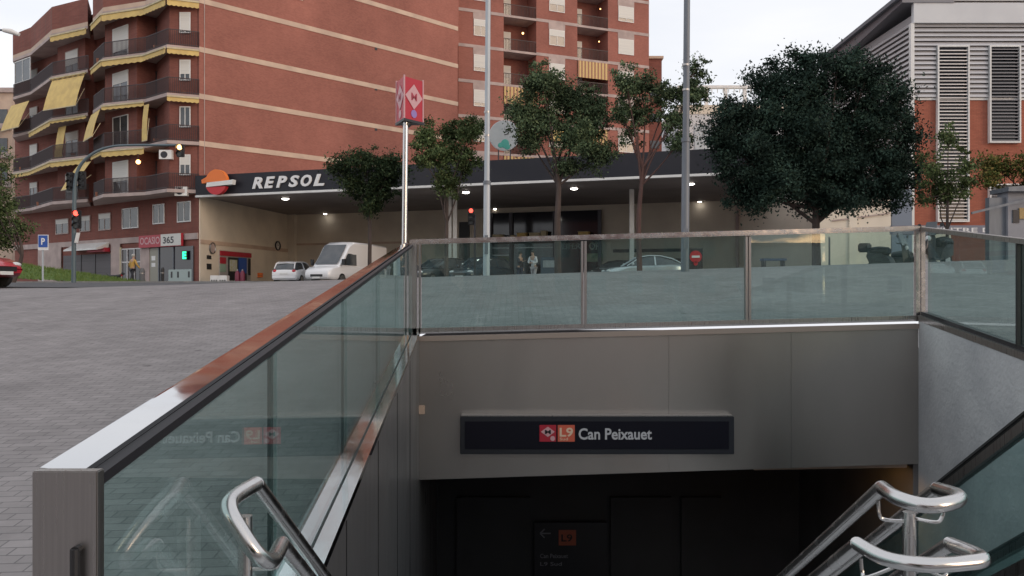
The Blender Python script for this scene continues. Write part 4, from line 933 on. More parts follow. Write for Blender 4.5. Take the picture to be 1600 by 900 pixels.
u, d = F.u(404, .1); c = F.pt(u, .2, zpy(430, d)); ob = thing('utility_box', 'orange box on the beige wall near the parked white hatchback', 'box', c)
MB().box(c.x-.22, c.x+.22, c.y-.12, c.y+.1, c.z-.17, c.z+.17).build('body', M['orangep'], ob, bevel=.01); MB().box(c.x-.18, c.x+.18, c.y-.13, c.y-.12, c.z-.02, c.z+.0).build('seam', M['darkmetal'], ob)
# boxes on the shelf over the shop
F = FBk
wd = ['pale', 'small pale', 'wide yellow', 'tan sloping', 'tall tan', 'yellow open']
pos = ['leftmost on the ledge over the shop panels', 'beside the first dark shop column', 'on the ledge between two dark columns', 'in the middle of the ledge', 'at the end of the middle row', 'alone near the pale wall']
for i, (a_, b_, t_, c_) in enumerate(((773, 789, 367, 376), (801, 807, 368, 376), (811, 825, 364, 376), (830, 846, 364, 376), (848, 856, 361, 376), (906, 922, 362, 376))):
    u0, u1, z0, z1 = F.rect(a_, b_, t_, c_, .3); c = F.pt((u0+u1)/2, .5, z0)
    t_ = thing('cardboard_box', wd[i]+' cardboard box '+pos[i], 'box', c, group='boxes over the shop front')
    m = MB(); F.box(m, u0, u1, .32, .8, z0, z1); m.build('carton', M['yellow'] if i in (2, 5) else M['creamcloth'], t_)
    m = MB(); F.box(m, u0-.02, u1+.02, .801, .9, z1-.04, z1-.01); m.build('flap', M['creamcloth'], t_)
u0, u1, z0, z1 = F.rect(768, 938, 376, 379, .3); m = MB(); F.box(m, u0, u1, .31, .95, z0, z1); m.build('ledge', M['navy'], ps)
# fuel pump
for (px, d, lb_) in ((857, 53, 'blue grey fuel pump in the shade by the person in white'), (747, 55, 'pale fuel pump behind the dark parked cars')):
    p = P(px, 440, d); t_ = thing('fuel_pump', lb_, 'fuel pump', (p.x, d, STATION_Z), group='fuel pumps under the canopy')
    MB().box(p.x-.5, p.x+.5, d-.3, d+.3, STATION_Z, STATION_Z+1.75).build('cabinet', mat('pump_paint', (.09, .13, .18) if px == 857 else (.3, .3, .25), .5), t_, bevel=.03)
    MB().box(p.x-.36, p.x+.36, d-.325, d-.303, STATION_Z+1.1, STATION_Z+1.55).build('display', M['poleg'], t_); MB().tube(bez([(p.x+.52, d-.1, STATION_Z+1.3), (p.x+.75, d-.2, STATION_Z+.5), (p.x+.6, d-.2, STATION_Z+1.0)], 5), .025, 8).build('hose', M['rubber'], t_)
# round disc over the canopy
c = P(788, 212, 56); dd = thing('round_billboard', 'large grey round disc with a green picture standing on the canopy roof', 'sign', (c.x, c.y, ZC+.9))
MB().disc(c, (0, 1, 0), .98, .1, 40).build('disc', mat('grey_disc', (.36, .4, .42), .5, col2=(.3, .34, .36), scale=1.5), dd)
MB().tube([c+Vector((math.cos(a_*math.pi/20), 0, math.sin(a_*math.pi/20)))*.99 for a_ in range(41)], .04, 6).build('rim', M['poleg'], dd)
gm = mat('teal_picture', (.05, .28, .24), .6)
m = MB().ball(c+Vector((.05, -.07, -.55)), .28, 10, sy=.1, sz=1.1).ball(c+Vector((-.25, -.07, -.65)), .18, 10, sy=.1).ball(c+Vector((.2, -.07, -.75)), .2, 10, sy=.1); m.build('picture', gm, dd)
m = MB().bar(c+Vector((0, -.07, .05)), c+Vector((.3, -.07, .12)), .03, .05); m.build('script_mark', M['darkmetal'], dd)
MB().bar((c.x-.4, c.y+.1, ZC+.9), (c.x-.4, c.y+.1, c.z), .08, .08).bar((c.x+.4, c.y+.1, ZC+.9), (c.x+.4, c.y+.1, c.z), .08, .08).build('support', M['darkmetal'], dd)
# block on canopy roof (dark parapet behind fascia)
# ================================================================ POLES, LAMPS, SIGNS
def gz(x, y): return H(x, y)
# tall pale lamp post
def lamppost(px, pyb, d, r0, r1, lean, mt, label, joint_py, top=16):
    b = P(px, pyb, d); b.z = gz(b.x, b.y)-.05
    t_ = thing('street_lamp', label, 'street lamp', b)
    tp = Vector((b.x+lean*top, b.y, b.z+top)); zj = zpy(joint_py, d); f = (zj-b.z)/top; pj = b+(tp-b)*f
    MB().tube([b, pj], [r0, r0*.93], 20).build('lower_pole', mt, t_, smooth=True); MB().tube([pj, tp], [r1, r1*.7], 20).build('upper_pole', mt, t_, smooth=True)
    MB().tube([pj-Z*.05, pj+Z*.03], r0*1.12, 20).build('collar', M['poled'], t_)
    for dz in (.9, 1.35): c = pj+Z*dz*1.1; MB().tube([c-Z*.02, c+Z*.02], r1*1.12, 16).build('strap', M['steel'], t_)
    arm = bez([tp-Z*.3, tp+Vector((.5, -.1, .25)), tp+Vector((1.5, -.2, .35))], 5); MB().tube(arm, .05, 8).build('arm', mt, t_); e_ = arm[-1]
    MB().ball(e_+Vector((.35, 0, -.02)), .3, 12, sx=1.4, sy=.6, sz=.35).build('lamp_head', M['poled'], t_, smooth=True)
    MB().box(b.x+r0*-.5, b.x+r0*.5, b.y-r0-.012, b.y-r0+.02, b.z+.5, b.z+.9).build('service_hatch', M['poled'], t_)
lamppost(760, 425, 17.6, .074, .058, .006, M['poleg'], 'tall pale lamp post with a joint halfway, between the small trees', 285)
lamppost(1070, 415, 16.6, .082, .066, .008, M['poled'], 'tall grey lamp post standing before the big dense tree', 218)
# metro totem
tb = P(631, 450, 13.2); tb.z = gz(tb.x, tb.y)
tt = thing('metro_totem', 'red metro totem with white diamonds on a slim steel pole', 'totem', tb)
zt0 = zpy(190, 13.2); zt1 = zpy(122, 13.2)
MB().tube([tb, (tb.x+.03, tb.y, zt0)], .042, 16).build('pole', M['tubesteel'], tt, smooth=True)
cx, cy = tb.x+.05, tb.y+.12; s_ = .46/2
ang = [math.radians(a_) for a_ in (-96, 24, 144)]; R_ = .25
tri = [(cx+R_*math.cos(a_), cy+R_*math.sin(a_)) for a_ in ang]
MB().prism(tri, zt0+.03, zt1).build('box', mat('totem_red', (.47, .012, .03), .4), tt)
MB().prism([(cx+(x-cx)*1.12, cy+(y-cy)*1.12) for x, y in tri], zt0-.01, zt0+.028).build('base_plate', M['black'], tt)
MB().tube([(tb.x+.03, tb.y, zt0-.08), (tb.x+.04, tb.y+.05, zt0-.01)], [.05, .09], 12).build('collar', M['black'], tt)
for (x, y) in tri: MB().tube([(cx+(x-cx)*1.0, cy+(y-cy)*1.0, zt0+.03), (cx+(x-cx)*1.0, cy+(y-cy)*1.0, zt1+.02)], .014, 8).build('corner_bar', M['pinkw'], tt)
for i, j in ((2, 0), (0, 1)):
    a_ = Vector((*tri[i], 0)); b_ = Vector((*tri[j], 0)); t = (b_-a_).normalized(); n = Vector((t.y, -t.x, 0)); c = (a_+b_)/2; 
    if n.dot(c-Vector((cx, cy, 0))) < 0: n = -n
    c = c+n*.004+Z*(zt0+(zt1-zt0)*.58); hw2 = (b_-a_).length/2
    dm = diamond(c, t, Z, hw2*.92, .2, M['pinkw'], 'diamond', tt, th=.004)
    text('M', c+n*.006-t*.065-Z*.06, t, Z, .13, .12, mat('totem_letter', (.4, .05, .08), .5), 'letter', dm, off=.005)
    MB().disc(c-Z*.27+t*(.0), n, .065, .008, 20).build('round_emblem', M['pinkw'] if i == 2 else mat('violet_badge', (.3, .2, .5), .5), tt)
# traffic signals
def signal_head(c, label_parent, lit, n=3, r=.1, order=('red', 'amber', 'green'), mt=None):
    h = n*.27
    hd = MB().box(c.x-.15, c.x+.15, c.y-.02, c.y+.18, c.z-h/2, c.z+h/2).build('signal_head', M['black'], label_parent, bevel=.02)
    for i in range(n):
        z = c.z+h/2-.135-.27*i; k = order[i]
        mm = {'red': M['lampred'], 'amber': M['lampamber']}.get(k) if k in lit else M['darklens']
        MB().disc((c.x, c.y-.03, z), (0, 1, 0), r, .03, 16).build('lens', mm, hd)
        vz = MB(); R2 = r+.02
        for a_ in range(-20, 200, 20):
            a1_, a2_ = math.radians(a_), math.radians(a_+20)
            vz.quad((c.x+R2*math.cos(a1_), c.y-.02, z+R2*math.sin(a1_)), (c.x+R2*math.cos(a2_), c.y-.02, z+R2*math.sin(a2_)), (c.x+R2*math.cos(a2_), c.y-.16, z+R2*math.sin(a2_)-.02), (c.x+R2*math.cos(a1_), c.y-.16, z+R2*math.sin(a1_)-.02))
        vz.build('visor', M['black'], hd)
    return hd
M['darklens'] = mat('dark_lens', (.09, .1, .1), .3)
M['polegr'] = mat('green_grey_pole', (.11, .15, .17), .5, .2)
b = P(115, 440, 37); b.z = gz(b.x, 37)
tl = thing('traffic_light', 'tall curved arm traffic light with red and amber lamps lit by the lawn', 'traffic light', b)
D = 37
pts = [b, P(116, 330, D), P(118, 282, D), P(126, 258, D), P(145, 240, D), P(170, 230, D), P(200, 227, D-.3), P(275, 227, D-1)]
MB().tube(bez(pts, 5), [.1-.05*min(1, i/26) for i in range(len(bez(pts, 5)))], 12).build('mast', M['polegr'], tl, smooth=True)
signal_head(P(281, 235, D-1), tl, ('red',), 2, .11, ('amber', 'green'))
hd = tl.children[-1]
for ch in hd.children:
    if ch.name.startswith('lens'): ch.data.materials[0] = M['lampamber']; break
signal_head(P(122, 343, D)+Vector((0, -.15, 0)), tl, ('red',), 3, .12)
signal_head(P(107, 283, D)+Vector((0, .1, 0)), tl, (), 3, .07)
signal_head(P(125, 281, D)+Vector((0, .1, 0)), tl, (), 3, .07)
c = P(123, 371, D); MB().hexa([c+Vector(v) for v in ((-.1, -.2, -.25), (.05, -.2, -.25), (.05, -.15, -.25), (-.1, -.15, -.25), (.0, -.2, .2), (.15, -.2, .2), (.15, -.15, .2), (.0, -.15, .2))]).build('white_plate', M['white'], tl)
b = P(742, 440, 40); b.z = gz(b.x, 40)
t2 = thing('traffic_light', 'small traffic light with red lit, before the petrol station shop', 'traffic light', b)
MB().tube([b, (b.x, b.y, zpy(335, 40))], .05, 10).build('pole', M['darkmetal'], t2)
signal_head(P(736, 338, 40), t2, ('red',), 3, .1)
MB().bar(P(742, 325, 40), P(737, 325, 40), .03, .03).build('bracket', M['darkmetal'], t2)
# street lamp arm entering at the top left
b = P(-70, 440, 30); b.z = gz(b.x, 30)
t_ = thing('street_lamp', 'street lamp whose slim arm reaches in at the upper left of the photo', 'street lamp', b)
MB().tube([b, P(-70, 60, 30)], [.1, .06], 12).build('pole', M['polegr'], t_); MB().tube([P(-70, 62, 30), P(-20, 47, 30), P(8, 47, 30)], .04, 8).build('arm', M['polegr'], t_)
e0, e1 = P(5, 47, 30), P(30, 54, 30); MB().tube([e0, (e0+e1)/2+Z*.03, e1], [.07, .1, .06], 12).build('lamp_head', M['white'], t_, smooth=True)
# parking sign
b = P(67, 440, 44); b.z = gz(b.x, 44)
t_ = thing('parking_sign', 'square blue sign with a white symbol on a post on the lawn', 'sign', b)
MB().tube([b, (b.x, b.y, zpy(385, 44))], .05, 8).build('post', M['poleg'], t_)
p0, p1 = P(61, 391, 44), P(77, 367, 44); bd = MB().box(p0.x, p1.x, 43.9, 43.94, p0.z, p1.z).build('panel', M['whitep'], t_); w_ = .035
MB().box(p0.x+w_, p1.x-w_, 43.88, 43.899, p0.z+w_+.12, p1.z-w_).build('blue_field', M['bluep'], bd)
text('P', ((p0.x+p1.x)/2-.09, 43.875, p0.z+.28), X, Z, .2, .36, M['whitep'], 'symbol', bd, off=.03)
# no-entry sign board
b = P(1088, 430, 40); b.z = gz(b.x, 40)
t_ = thing('no_entry_sign', 'round red no entry sign on a dark board beside the grey lamp post', 'sign', b)
p0, p1 = P(1076, 418, 40), P(1098, 388, 40); bd = MB().box(p0.x, p1.x, 40, 40.05, b.z+.3, p1.z).build('board', M['black'], t_)
c = P(1087, 401, 39.96); MB().disc(c, (0, 1, 0), .29, .03, 28).build('red_disc', M['redp'], bd); MB().box(c.x-.19, c.x+.19, 39.93, 39.944, c.z-.05, c.z+.05).build('white_bar', M['whitep'], bd)
MB().disc(c-Z*.33, (0, 1, 0), .1, .03, 16).build('lower_disc', M['redp'], bd)
MB().box(p0.x+.1, p0.x+.15, 40, 40.05, b.z, b.z+.3).box(p1.x-.15, p1.x-.1, 40, 40.05, b.z, b.z+.3).build('feet', M['black'], bd)
# bollards by the shop
for i, (px, d) in enumerate(((254, 49), (222, 50.5))):
    b = P(px, 446, d); b.z = STATION_Z+.06; t_ = thing('bollard', ('black bollard before the lit shop window', 'short round bollard by the dark entrance door')[i], 'bollard', b, group='bollards before the shops')
    MB().tube([b, b+Z*.7, b+Z*.8, b+Z*.95], [.09, .09, .11, .06] if i == 0 else [.16, .16, .16, .08], 12).build('post', M['black'] if i == 0 else M['concrete_dark'], t_, smooth=True); MB().tube([b+Z*.6, b+Z*.66], .1 if i == 0 else .17, 12).build('ring', M['steel'], t_)
# kiosk and pole on the right
kx = thing('kiosk', 'grey street kiosk with a slanting bar at the right side of the plaza', 'kiosk', P(1590, 450, 23))
d = 23; p0, p1 = P(1575, 400, d), P(1700, 300, d)
MB().box(p0.x, p1.x, d, d+.5, 1.9, p1.z).build('wall', mat('kiosk_grey', (.3, .31, .34), .6, col2=(.24, .25, .28), scale=1.5), kx)
MB().hexa([(p0.x-.1, d-.2, p1.z), (p1.x, d-.2, p1.z), (p1.x, d+.7, p1.z), (p0.x-.1, d+.7, p1.z), (p0.x-.1, d-.2, p1.z+.12), (p1.x, d-.2, p1.z+.3), (p1.x, d+.7, p1.z+.3), (p0.x-.1, d+.7, p1.z+.12)]).build('roof', M['poled'], kx)
p2 = P(1549, 400, d); MB().box(p2.x, p0.x-.002, d+.1, d+.3, 1.9, P(0, 308, d).z).build('corner_post', M['poled'], kx)
MB().bar(P(1518, 333, d-.2), P(1620, 308, d-.2), .06, .06).build('slanting_bar', M['poled'], kx)
p3, p4 = P(1582, 348, d), P(1592, 328, d); MB().box(p3.x, p4.x, d-.03, d-.002, p3.z, p4.z).build('poster', M['darkmetal'], kx); p3, p4 = P(1590, 342, d), P(1602, 325, d); MB().box(p3.x+.03, p4.x, d-.04, d-.003, p3.z, p4.z).build('poster', mat('ochre_poster', (.4, .28, .12), .6), kx)
# pale wall right of the station, partly behind the dense tree
bw_ = thing('boundary_wall', 'plain beige wall behind the dense tree, beside the blue grey door', 'wall', P(1340, 450, 41.5))
p0, p1 = P(1280, 450, 41.5), P(1392, 300, 41.5); MB().box(p0.x, p1.x, 41.5, 41.75, 1.4, p1.z).build('wall', M['beige'], bw_)
MB().bar(P(1300, 345, 41.45), P(1390, 333, 41.45), .04, .06).build('cable_trim', M['band'], bw_); MB().box(P(1326, 0, 41.5).x, P(1338, 0, 41.5).x, 41.4, 41.5, 1.4, p1.z).build('pilaster', M['beige'], bw_)
p0, p1 = P(1393, 450, 41.6), P(1425, 296, 41.6); MB().box(p0.x, p1.x, 41.6, 41.8, 1.4, p1.z).build('gate_panel', mat('blue_grey_gate', (.17, .21, .27), .5), bw_)
# white handrail frame near the tree trunk
# slim post seen through the glass
b = P(1296, 430, 30); b.z = gz(b.x, 30); t_ = thing('bollard', 'slim dark bollard near the trunk of the dense tree', 'bollard', b); MB().tube([b, (b.x, b.y, zpy(372, 30))], .035, 8).build('post', M['poled'], t_); MB().tube([(b.x, b.y, zpy(372, 30)), (b.x, b.y, zpy(370, 30))], .045, 8).build('cap', M['steel'], t_)
# low blue bench
b = P(1208, 410, 26); b.z = gz(b.x, 26)
t_ = thing('bench', 'low dark blue bench on the far side of the plaza', 'bench', b)
zt = zpy(405, 26); MB().box(b.x-.36, b.x+.36, 25.8, 26.2, zt-.05, zt+.02).build('seat', M['bluep'] if 0 else mat('dark_blue_seat', (.03, .06, .12), .5), t_)
for s_ in (-.3, .3): MB().box(b.x+s_-.03, b.x+s_+.03, 25.85, 26.15, b.z, zt-.05).build('leg', M['darkmetal'], t_)

# ---------------------------------------------------------------- lawn
def lawn():
    vs = []; nx, ny = 40, 14
    for j in range(ny+1):
        for i in range(nx+1):
            x = -44+(21.6)*i/nx; y = 46.2+5.0*j/ny-.12*(x+30)
            h = 1.35*math.sin(math.pi*min(1, .12+.6*j/ny))*min(1, (22.6-21.6*i/nx)/9+.0)
            vs.append((x, y, STATION_Z+.03+max(0, h)))
    return MB().add(vs, [(j*(nx+1)+i, j*(nx+1)+i+1, (j+1)*(nx+1)+i+1, (j+1)*(nx+1)+i) for j in range(ny) for i in range(nx)]), vs
m, lv_ = lawn(); struct('lawn', m, M['grass'], smooth=True)
m = MB(); rg = random.Random(3)
for i in range(9000):
    v = rg.choice(lv_); x = v[0]+rg.uniform(-.3, .3); y = v[1]+rg.uniform(-.2, .2); h = rg.uniform(.08, .2); a_ = rg.uniform(0, 6.3); dx, dy = .03*math.cos(a_), .03*math.sin(a_)
    m.add([(x-dx, y-dy, v[2]-.04), (x+dx, y+dy, v[2]-.04), (x+rg.uniform(-.06, .06), y+rg.uniform(-.06, .06), v[2]+h)], [(0, 1, 2)])
tag(m.build('grass', M['blade'], org=(-33, 48, STATION_Z)), 'short green grass growing on the lawn before the brick block', 'grass', kind='stuff')

# ================================================================ TREES
def leaves(blobs, n, size, seed, clump=.35, per=60, shell=.55):
    rs = np.random.RandomState(seed); nb = len(blobs); vol = np.array([b[3]*b[4]*b[5] for b in blobs])**.75; vol /= vol.sum()
    ncl = max(4, n//per); idx = rs.choice(nb, ncl, p=vol); B = np.array(blobs)[idx]
    d = rs.normal(size=(ncl, 3)); d /= np.linalg.norm(d, axis=1)[:, None]; r = (shell+(1-shell)*rs.rand(ncl))**1
    r = np.where(rs.rand(ncl) < .75, r, rs.rand(ncl)); r *= (1+.2*rs.normal(size=ncl))
    C_ = B[:, :3]+d*r[:, None]*B[:, 3:6]
    cs = clump*(.6+.8*rs.rand(ncl))
    ci = rs.randint(0, ncl, n); p = C_[ci]+rs.normal(size=(n, 3))*cs[ci][:, None]*np.array([.5, .5, .38])
    u = rs.normal(size=(n, 3)); u /= np.linalg.norm(u, axis=1)[:, None]; t = rs.normal(size=(n, 3)); v = np.cross(u, t); v /= np.linalg.norm(v, axis=1)[:, None]
    s = size*(.6+.8*rs.rand(n))[:, None]
    q = np.stack([p-u*s, p-v*s*.5+u*s*.1, p+u*s, p+v*s*.5+u*s*.1], 1)
    return q.reshape(-1, 3)
def tree(label, px, pyb, d, trunk, blobs, n, size, lm, seed, tr=.13, bark='bark', clump=.35, per=60, shell=.55, limbs=True, group='trees before the petrol station', name='tree', twigs=24):
    b = P(px, pyb, d); b.z = gz(b.x, d)-.05
    t_ = thing(name, label, 'tree', b, group=group); rs = random.Random(seed)
    tp = [b]+[P(q[0], q[1], d) for q in trunk]; m = MB()
    nn = len(tp); path = bez(tp, 5); k = len(path); m.tube(path, [tr*(1-.5*i/(k-1)) for i in range(k)], 9)
    fork = tp[-1]; B3 = []
    for (bx_, by_, rx_, ry_) in blobs:
        c = P(bx_, by_, d)+Vector((0, rs.uniform(-.5, .5), 0)); s = d/FPX; B3.append((c.x, c.y, c.z, rx_*s, max(.5, .8*rx_*s), ry_*s))
        st = tp[max(0, nn-1-rs.choice([0, 0, 1]))] if nn > 2 else fork
        mid = st.lerp(c, .5)+Vector((rs.uniform(-.15, .15), rs.uniform(-.2, .2), -.1)); pp = bez([st, mid, c], 4); m.tube(pp, [tr*.42*(1-.75*i/(len(pp)-1)) for i in range(len(pp))], 6)
        for _ in range(max(2, twigs//len(blobs))):
            dd = Vector((rs.gauss(0, 1), rs.gauss(0, 1), rs.gauss(.3, 1))).normalized(); e_ = c+Vector((dd.x*B3[-1][3], dd.y*B3[-1][4], dd.z*B3[-1][5]))*rs.uniform(.6, 1.0); m.tube([mid.lerp(c, rs.uniform(.3, 1)), (c+e_)/2+Vector((0, 0, -.05)), e_], [tr*.14, tr*.09, tr*.03], 4, cap=False)
    m.build('trunk', M[bark], t_, smooth=True)
    q = leaves(B3, n, size, seed, clump, per, shell)-np.array(t_.location[:])
    me = bpy.data.meshes.new('crown'); me.vertices.add(len(q)); me.vertices.foreach_set('co', q.ravel()); nf = len(q)//4
    me.loops.add(nf*4); me.loops.foreach_set('vertex_index', np.arange(nf*4)); me.polygons.add(nf); me.polygons.foreach_set('loop_start', np.arange(nf)*4); me.update(calc_edges=True)
    me.materials.append(M[lm]); o = bpy.data.objects.new('crown', me); COL.objects.link(o); o.parent = t_; return t_
M['leaf_dk2'] = leafmat('deep_green_leaf', (.022, .038, .02), (.035, .058, .026), (.07, .09, .04))
tree('rounded deep green tree in front of the dark fascia near the station lettering', 577, 435, 33, [(578, 350), (576, 322)], [(538, 262, 24, 20), (572, 256, 34, 20), (612, 264, 30, 24), (556, 288, 28, 22), (598, 292, 30, 24), (580, 318, 18, 18)], 17000, .052, 'leaf_dk2', 11, .09, clump=.26, shell=.35)
tree('light green loose tree just right of the red metro totem', 697, 435, 31, [(698, 350), (699, 300)], [(668, 215, 22, 26), (705, 205, 24, 22), (735, 208, 20, 24), (690, 245, 30, 28), (725, 250, 24, 24), (662, 250, 16, 18), (700, 285, 26, 22)], 17000, .052, 'leaf_mid', 12, .09, clump=.22, shell=.35)
tree('wide olive tree with several rising limbs behind the white lamp post', 872, 435, 29, [(871, 350), (873, 290), (868, 262)], [(820, 180, 32, 32), (848, 134, 36, 28), (890, 150, 40, 34), (928, 180, 36, 44), (850, 190, 36, 30), (898, 215, 40, 34), (932, 245, 28, 30), (830, 222, 22, 20), (885, 262, 22, 16)], 36000, .05, 'leaf_olive', 13, .13, clump=.24, shell=.3)
tree('thin crowned tree with reddish limbs left of the grey lamp post', 1000, 435, 28, [(998, 350), (1002, 290), (1004, 262)], [(975, 130, 24, 28), (1010, 135, 24, 26), (1045, 150, 26, 26), (1088, 112, 20, 20), (1080, 150, 26, 26), (1000, 175, 34, 24), (1050, 190, 30, 22), (970, 170, 20, 24), (985, 205, 22, 20), (1062, 222, 26, 20)], 19000, .048, 'leaf_olive', 14, .1, bark='barkred', clump=.2, shell=.3, twigs=60)
tree('large dense blackish green tree with a broad irregular crown', 1276, 430, 27, [(1275, 350), (1275, 325)], [(1160, 190, 46, 50), (1128, 215, 26, 26), (1172, 255, 52, 50), (1205, 120, 26, 26), (1238, 128, 40, 42), (1262, 86, 24, 18), (1300, 112, 50, 34), (1352, 124, 44, 30), (1392, 165, 40, 40), (1422, 200, 18, 24), (1270, 200, 100, 84), (1360, 225, 68, 70), (1245, 288, 80, 44), (1325, 300, 72, 34), (1398, 272, 38, 52), (1180, 302, 38, 26), (1290, 250, 90, 60), (1215, 210, 60, 60)], 165000, .05, 'leaf_dark', 15, .16, clump=.36, per=230, shell=.62)
tree('small sparse tree in front of the orange brick facade', 1481, 430, 25, [(1480, 360), (1481, 300)], [(1478, 215, 18, 20), (1455, 265, 26, 30), (1500, 262, 28, 28), (1478, 300, 36, 26), (1450, 305, 18, 20), (1515, 290, 14, 18)], 6000, .045, 'leaf_mid', 16, .06, clump=.2, shell=.2, twigs=50)
tree('autumn tinged tree spreading above the grey kiosk', 1600, 430, 26, [(1602, 350), (1600, 310)], [(1560, 262, 30, 22), (1600, 262, 36, 32), (1545, 280, 16, 12), (1640, 270, 40, 40)], 9000, .048, 'leaf_yel', 17, .08, clump=.26, shell=.3)
tree('greyish green street tree at the far left before the brick block', 20, 445, 36, [(34, 400), (30, 370)], [(0, 262, 24, 36), (-12, 300, 30, 44), (8, 325, 20, 26), (18, 355, 18, 20), (-30, 350, 40, 36), (2, 372, 30, 16)], 11000, .06, 'leaf_mid', 18, .1, clump=.36, group='trees by the lawn')
# shrubs on the canopy side & balcony plants
def shrub(c, r, n, seed, label, lm='leaf_dk2', grp='potted plants on the balconies', name='potted_plant'):
    t_ = thing(name, label, 'plant', c, group=grp)
    MB().tube([Vector(c), Vector(c)+Z*.3], [.14, .18], 10).build('pot', mat('terracotta', (.3, .12, .07), .8) if 'terr' not in M else M['terr'], t_)
    q = leaves([(c[0], c[1], c[2]+.3+r*.8, r, r*.6, r)], n, .06, seed, .2, 30, .3)-np.array(c[:])
    MB().add(q.tolist(), [(4*i, 4*i+1, 4*i+2, 4*i+3) for i in range(len(q)//4)]).build('foliage', M[lm], t_)
M['terr'] = mat('terracotta', (.3, .12, .07), .8)
pl = [(BA, 0, 1, .5, 2, 'leafy plant behind the railing of the corner balcony, third balcony level'), (BA, 1, 2, .5, 3, 'plant at the set back angle of the top railed balcony'), (BA, 1, 2, .5, 1, 'bushy plant at the balcony angle under the long yellow strip'),
      (BA, 3, 4, .5, 0, 'trailing plant at the recess end of the lowest right hand balcony'), (BA, 2, 3, .15, 0, 'plant beside the shuttered door on the lowest balcony'), (BA, 3, 4, .4, 3, 'plant by the recess on the top railed balcony'),
      (BBl, 0, 1, .4, 1, 'plant on the left wing balcony under the hanging sheet'), (BBl, 1, 2, .6, 0, 'plant on the lowest balcony of the left wing'), (BBl, 2, 3, .5, 1, 'plant at the outer end of the left wing balcony')]
for i, (O_, a_, b_, f, k, lb_) in enumerate(pl):
    p = Vector(O_[a_]).lerp(Vector(O_[b_]), f); p = p+(p.normalized()*.45)
    shrub(Vector((p.x, p.y, LV[k]+.0)), .45+.1*(i % 3), 420, 40+i, lb_)

# ================================================================ CARS
def loft(mb, secs, closed_ends=True):
    n = len(secs[0]); k = len(mb.v)
    for s in secs: mb.v += [tuple(p) for p in s]
    for i in range(len(secs)-1):
        for j in range(n-1): mb.f.append((k+i*n+j, k+i*n+j+1, k+(i+1)*n+j+1, k+(i+1)*n+j))
        mb.f.append((k+i*n+n-1, k+i*n, k+(i+1)*n, k+(i+1)*n+n-1))
    if closed_ends: mb.f.append(tuple(k+j for j in range(n))[::-1]); mb.f.append(tuple(k+(len(secs)-1)*n+j for j in range(n)))
def wheel(root, x, y, r=.31, w=.2):
    s = 1 if y > 0 else -1
    t = MB().tube([(x, y-w/2*s, r), (x, y-w/2*s*.8, r), (x, y+w/2*s*.8, r), (x, y+w/2*s, r)], [r*.86, r, r, r*.86], 22).build('wheel', M['rubber'], root, local=True, smooth=True)
    m = MB(); yy = y+w/2*s+.004*s
    m.tube([(x, yy-.02*s, r), (x, yy, r)], [r*.66, r*.62], 22)
    rim = m.build('rim', M['steel'], t, local=True)
    g_ = MB()
    for k in range(5):
        a_ = k*2*math.pi/5; g_.add([(x+.08*r*math.cos(a_+.6), yy+.004*s, r+.08*r*math.sin(a_+.6)), (x+.55*r*math.cos(a_+.35), yy+.004*s, r+.55*r*math.sin(a_+.35)), (x+.55*r*math.cos(a_+.95), yy+.004*s, r+.55*r*math.sin(a_+.95))], [(0, 1, 2)])
    return t
